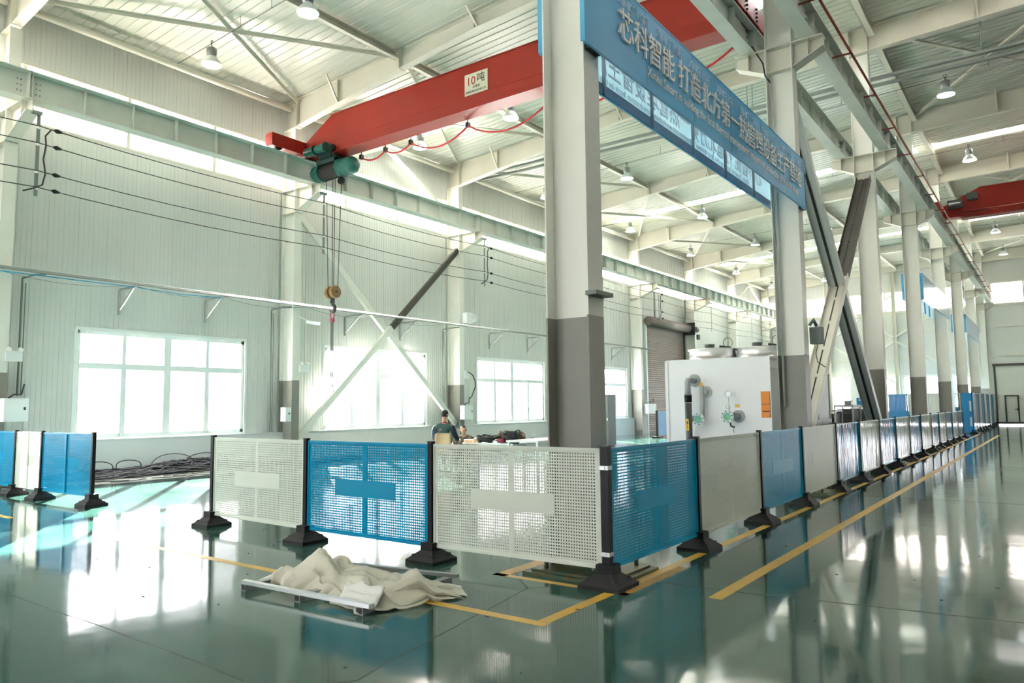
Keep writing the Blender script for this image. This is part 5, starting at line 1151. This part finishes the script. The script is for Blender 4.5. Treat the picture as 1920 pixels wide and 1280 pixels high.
def film():
    nx, ny = 170, 110; vs = []; fs = []
    front = [(0, 4.22), (.12, 4.10), (.3, 4.13), (.5, 4.10), (.68, 4.05), (.84, 3.98), (.92, 4.22), (1, 4.72)]
    back = [(0, 4.34), (.06, 4.66), (.2, 4.88), (.35, 4.86), (.6, 4.88), (.85, 4.98), (.93, 5.04), (1, 4.86)]
    top = [(0, .09), (.06, .17), (.16, .21), (.27, .20), (.36, .14), (.5, .13), (.66, .12), (.8, .14), (.92, .08), (1, .02)]
    tri = lambda t: abs((t % 1.0)*2-1)
    fr = random.Random(21); WV = []
    for k in range(11):
        an = fr.gauss(.12, .42) if k < 7 else fr.uniform(-.9, .9); fq = (1.6, 2.1, 2.9, 3.6, 4.4, 5.6, 7.5, 3.0, 5.0, 9.0, 12.0)[k]; WV.append((math.sin(an)*fq, math.cos(an)*fq, fr.random(), (.32, .30, .26, .20, .15, .09, .05, .16, .08, .035, .02)[k]))
    for i in range(nx+1):
        for j in range(ny+1):
            u, v = i/nx, j/ny; f, b = lerp_pts(u, front), lerp_pts(u, back)
            wob = .05*(tri(u*5.3+.2)-.5)+.03*(tri(u*11.7)-.5)
            y = f+(b-f)*v+wob*(1-2*v); x = -5.90+1.84*u+.07*noise.noise(V((u*4, v*4, 2)))+.09*(tri(v*3.1+.3)-.5)*abs(2*u-1)
            px_, py_ = (x+6)*1.0, (y-4)*1.25
            wx, wy = .22*noise.noise(V((px_*1.6, py_*1.6, 3))), .22*noise.noise(V((px_*1.6, py_*1.6, 8)))
            cr = sum(am*(tri((px_+wx)*dx+(py_+wy)*dy+ph)-.5) for dx, dy, ph, am in WV)
            ed = min(1, 5*min(v, 1-v))**.75*min(1, 8*min(u, 1-u)+.03)**.75
            z = .010+ed*lerp_pts(u, top)*max(.12, .66+.34*v+.85*cr)+.05*(1-ed)*max(0, cr)
            x += .05*cr*(1-2*u); y += .10*cr
            vs.append((x, y, max(.006, z)))
    for i in range(nx):
        for j in range(ny): q = i*(ny+1)+j; fs.append((q, q+ny+1, q+ny+2, q+1))
    mb = MB().add(vs, fs, 0, True); o = mb.build('plastic_film', 'film', None, (-4.9, 4.5, .1)); md = o.modifiers.new('thick', 'SOLIDIFY'); md.thickness = .002
    return tag(o, 'crumpled milky plastic film thrown over the steel tube frame', 'plastic film')
film()
mb = MB(); vs = []; fs = []
for i in range(13):
    for j in range(9): u, v = i/12, j/8; vs.append((-4.66+.42*u-.1*v, 4.02+.20*v, .06+.10*v+.03*noise.noise(V((u*4, v*4, 1)))))
for i in range(12):
    for j in range(8): q = i*9+j; fs.append((q, q+9, q+10, q+1))
mb.add(vs, fs, 0, True); o = mb.build('bubble_wrap', 'mesh', None, (-4.5, 4.1, .1)); o.modifiers.new('thick', 'SOLIDIFY').thickness = .006; tag(o, 'small fold of bubble wrap sticking out of the plastic film', 'bubble wrap')
mb = MB()
for k in range(60):
    x, y = rnd.uniform(-8.5, .5), rnd.uniform(2.3, 9); r = rnd.uniform(.006, .022); an = rnd.uniform(0, PI); q = [(x+math.cos(an+b)*r*rnd.uniform(.4, 1.6), y+math.sin(an+b)*r*rnd.uniform(.3, .8)) for b in (0, 1.4, 2.9, 4.3)]
    mb.prism(q, .0005, rnd.uniform(.002, .006), 'xy')
tag(mb.build('floor_debris', 'cablepile', None, (-4, 5, 0)), 'scattered tiny dark flakes of debris lying on the green floor', 'debris', kind='stuff')
# cable pile along the dado
mb = MB()
for k in range(150):
    y0 = rnd.uniform(6.4, 13.6); L_ = rnd.uniform(1.6, 3.6); x0 = -17.95+rnd.uniform(-.28, .45); mound = lambda y: .05+.28*math.exp(-((y-10.6)/1.5)**2)+.14*math.exp(-((y-8)/1.1)**2)
    pts = []
    for i in range(9):
        y = y0+L_*i/8; x = x0+.16*math.sin(i*.9+k); hh = mound(y)*max(.05, 1-abs(x+17.95)/.62); pts.append((x, y, .02+hh*rnd.uniform(.5, 1)))
    mb.tube(pts, rnd.uniform(.012, .022), 5)
for yc, r, zc in ((8.3, .25, .2), (9.0, .22, .22), (10.1, .42, .16), (11.0, .5, .08), (11.6, .35, .1)):
    mb.tube([(-17.9+.08*math.sin(a*2), yc+math.cos(a)*r*1.3, zc+math.sin(a)*r*.75) for a in [i*PI/12 for i in range(13)]], .012, 5)
o = tag(mb.build('cable_pile', 'cablepile', None, (-17.9, 10.3, .1)), 'long tangled pile of black cable on the floor below the first window', 'cable pile', kind='stuff')
mb = MB(); vs = []; fs = []
for i in range(41):
    for j in range(9): u, v = i/40, j/8; vs.append((-17.45+.9*v+.14*noise.noise(V((u*7, v*2, 0))), 7.2+5.6*u, .004+.025*abs(noise.noise(V((u*30, v*7, 4))))))
for i in range(40):
    for j in range(8): q = i*9+j; fs.append((q, q+9, q+10, q+1))
mb.add(vs, fs, 0, True); tag(mb.build('white_sheeting', 'film', None, (-17, 10, 0)), 'white plastic sheeting spread on the floor in front of the cable pile', 'sheeting')
mb = MB()
for k in range(26): y0 = rnd.uniform(6.2, 13); x = rnd.uniform(-17.2, -16.3); mb.tube([(x+.1*math.sin(i*1.1+k), y0+.16*i, .035) for i in range(6)], .009, 5)
tag(mb.build('loose_cables', 'cablepile', None, (-16.9, 9, .03)), 'loose black cable ends lying over the white sheeting', 'cables', kind='stuff')
# light junction box on the second column
t = thing('junction_box', 'grey junction box with flexible pipe on the second central column', 'box', (-3.45, 13.9, 2.75))
mb = MB(); mb.box(-3.50, -3.30, 13.85, 14.05, 2.62, 2.92); mb.build('body', 'pipe', t); MB().tube([(-3.48, 13.8, 2.95), (-3.42, 13.85, 3.05), (-3.4, 13.95, 2.95)], .03, 8).build('gland', 'pipe', t); MB().tube([(-3.4, 14.0, 2.62), (-3.44, 14.0, 2.45), (-3.42, 14.0, 2.3), (-3.3, 14.05, 2.2)], .008, 5).build('cable', 'cablepile', t)
t = thing('column_conduit', 'thin pale conduit clipped down the web of the second central column', 'conduit', (-3.9, 13.6, 4)); MB().tube([(-3.92, 13.62, 7.6), (-3.92, 13.62, 1.5)], .018, 8).build('pipe', 'machineside', t)
MB().tube([(-4.25, 13.62, 8.3), (-4.05, 13.6, 7.9), (-4.0, 13.55, 7.62), (-3.93, 13.62, 7.5)], .014, 6).build('cable', 'cablepile', t)
t = thing('wire_bracket', 'small grey steel bracket jutting from the front central column', 'bracket', (-3.4, 6.2, 2.75)); MB().box(-3.52, -3.40, 6.0, 6.33, 2.60, 2.64).build('shelf', 'pipe', t)
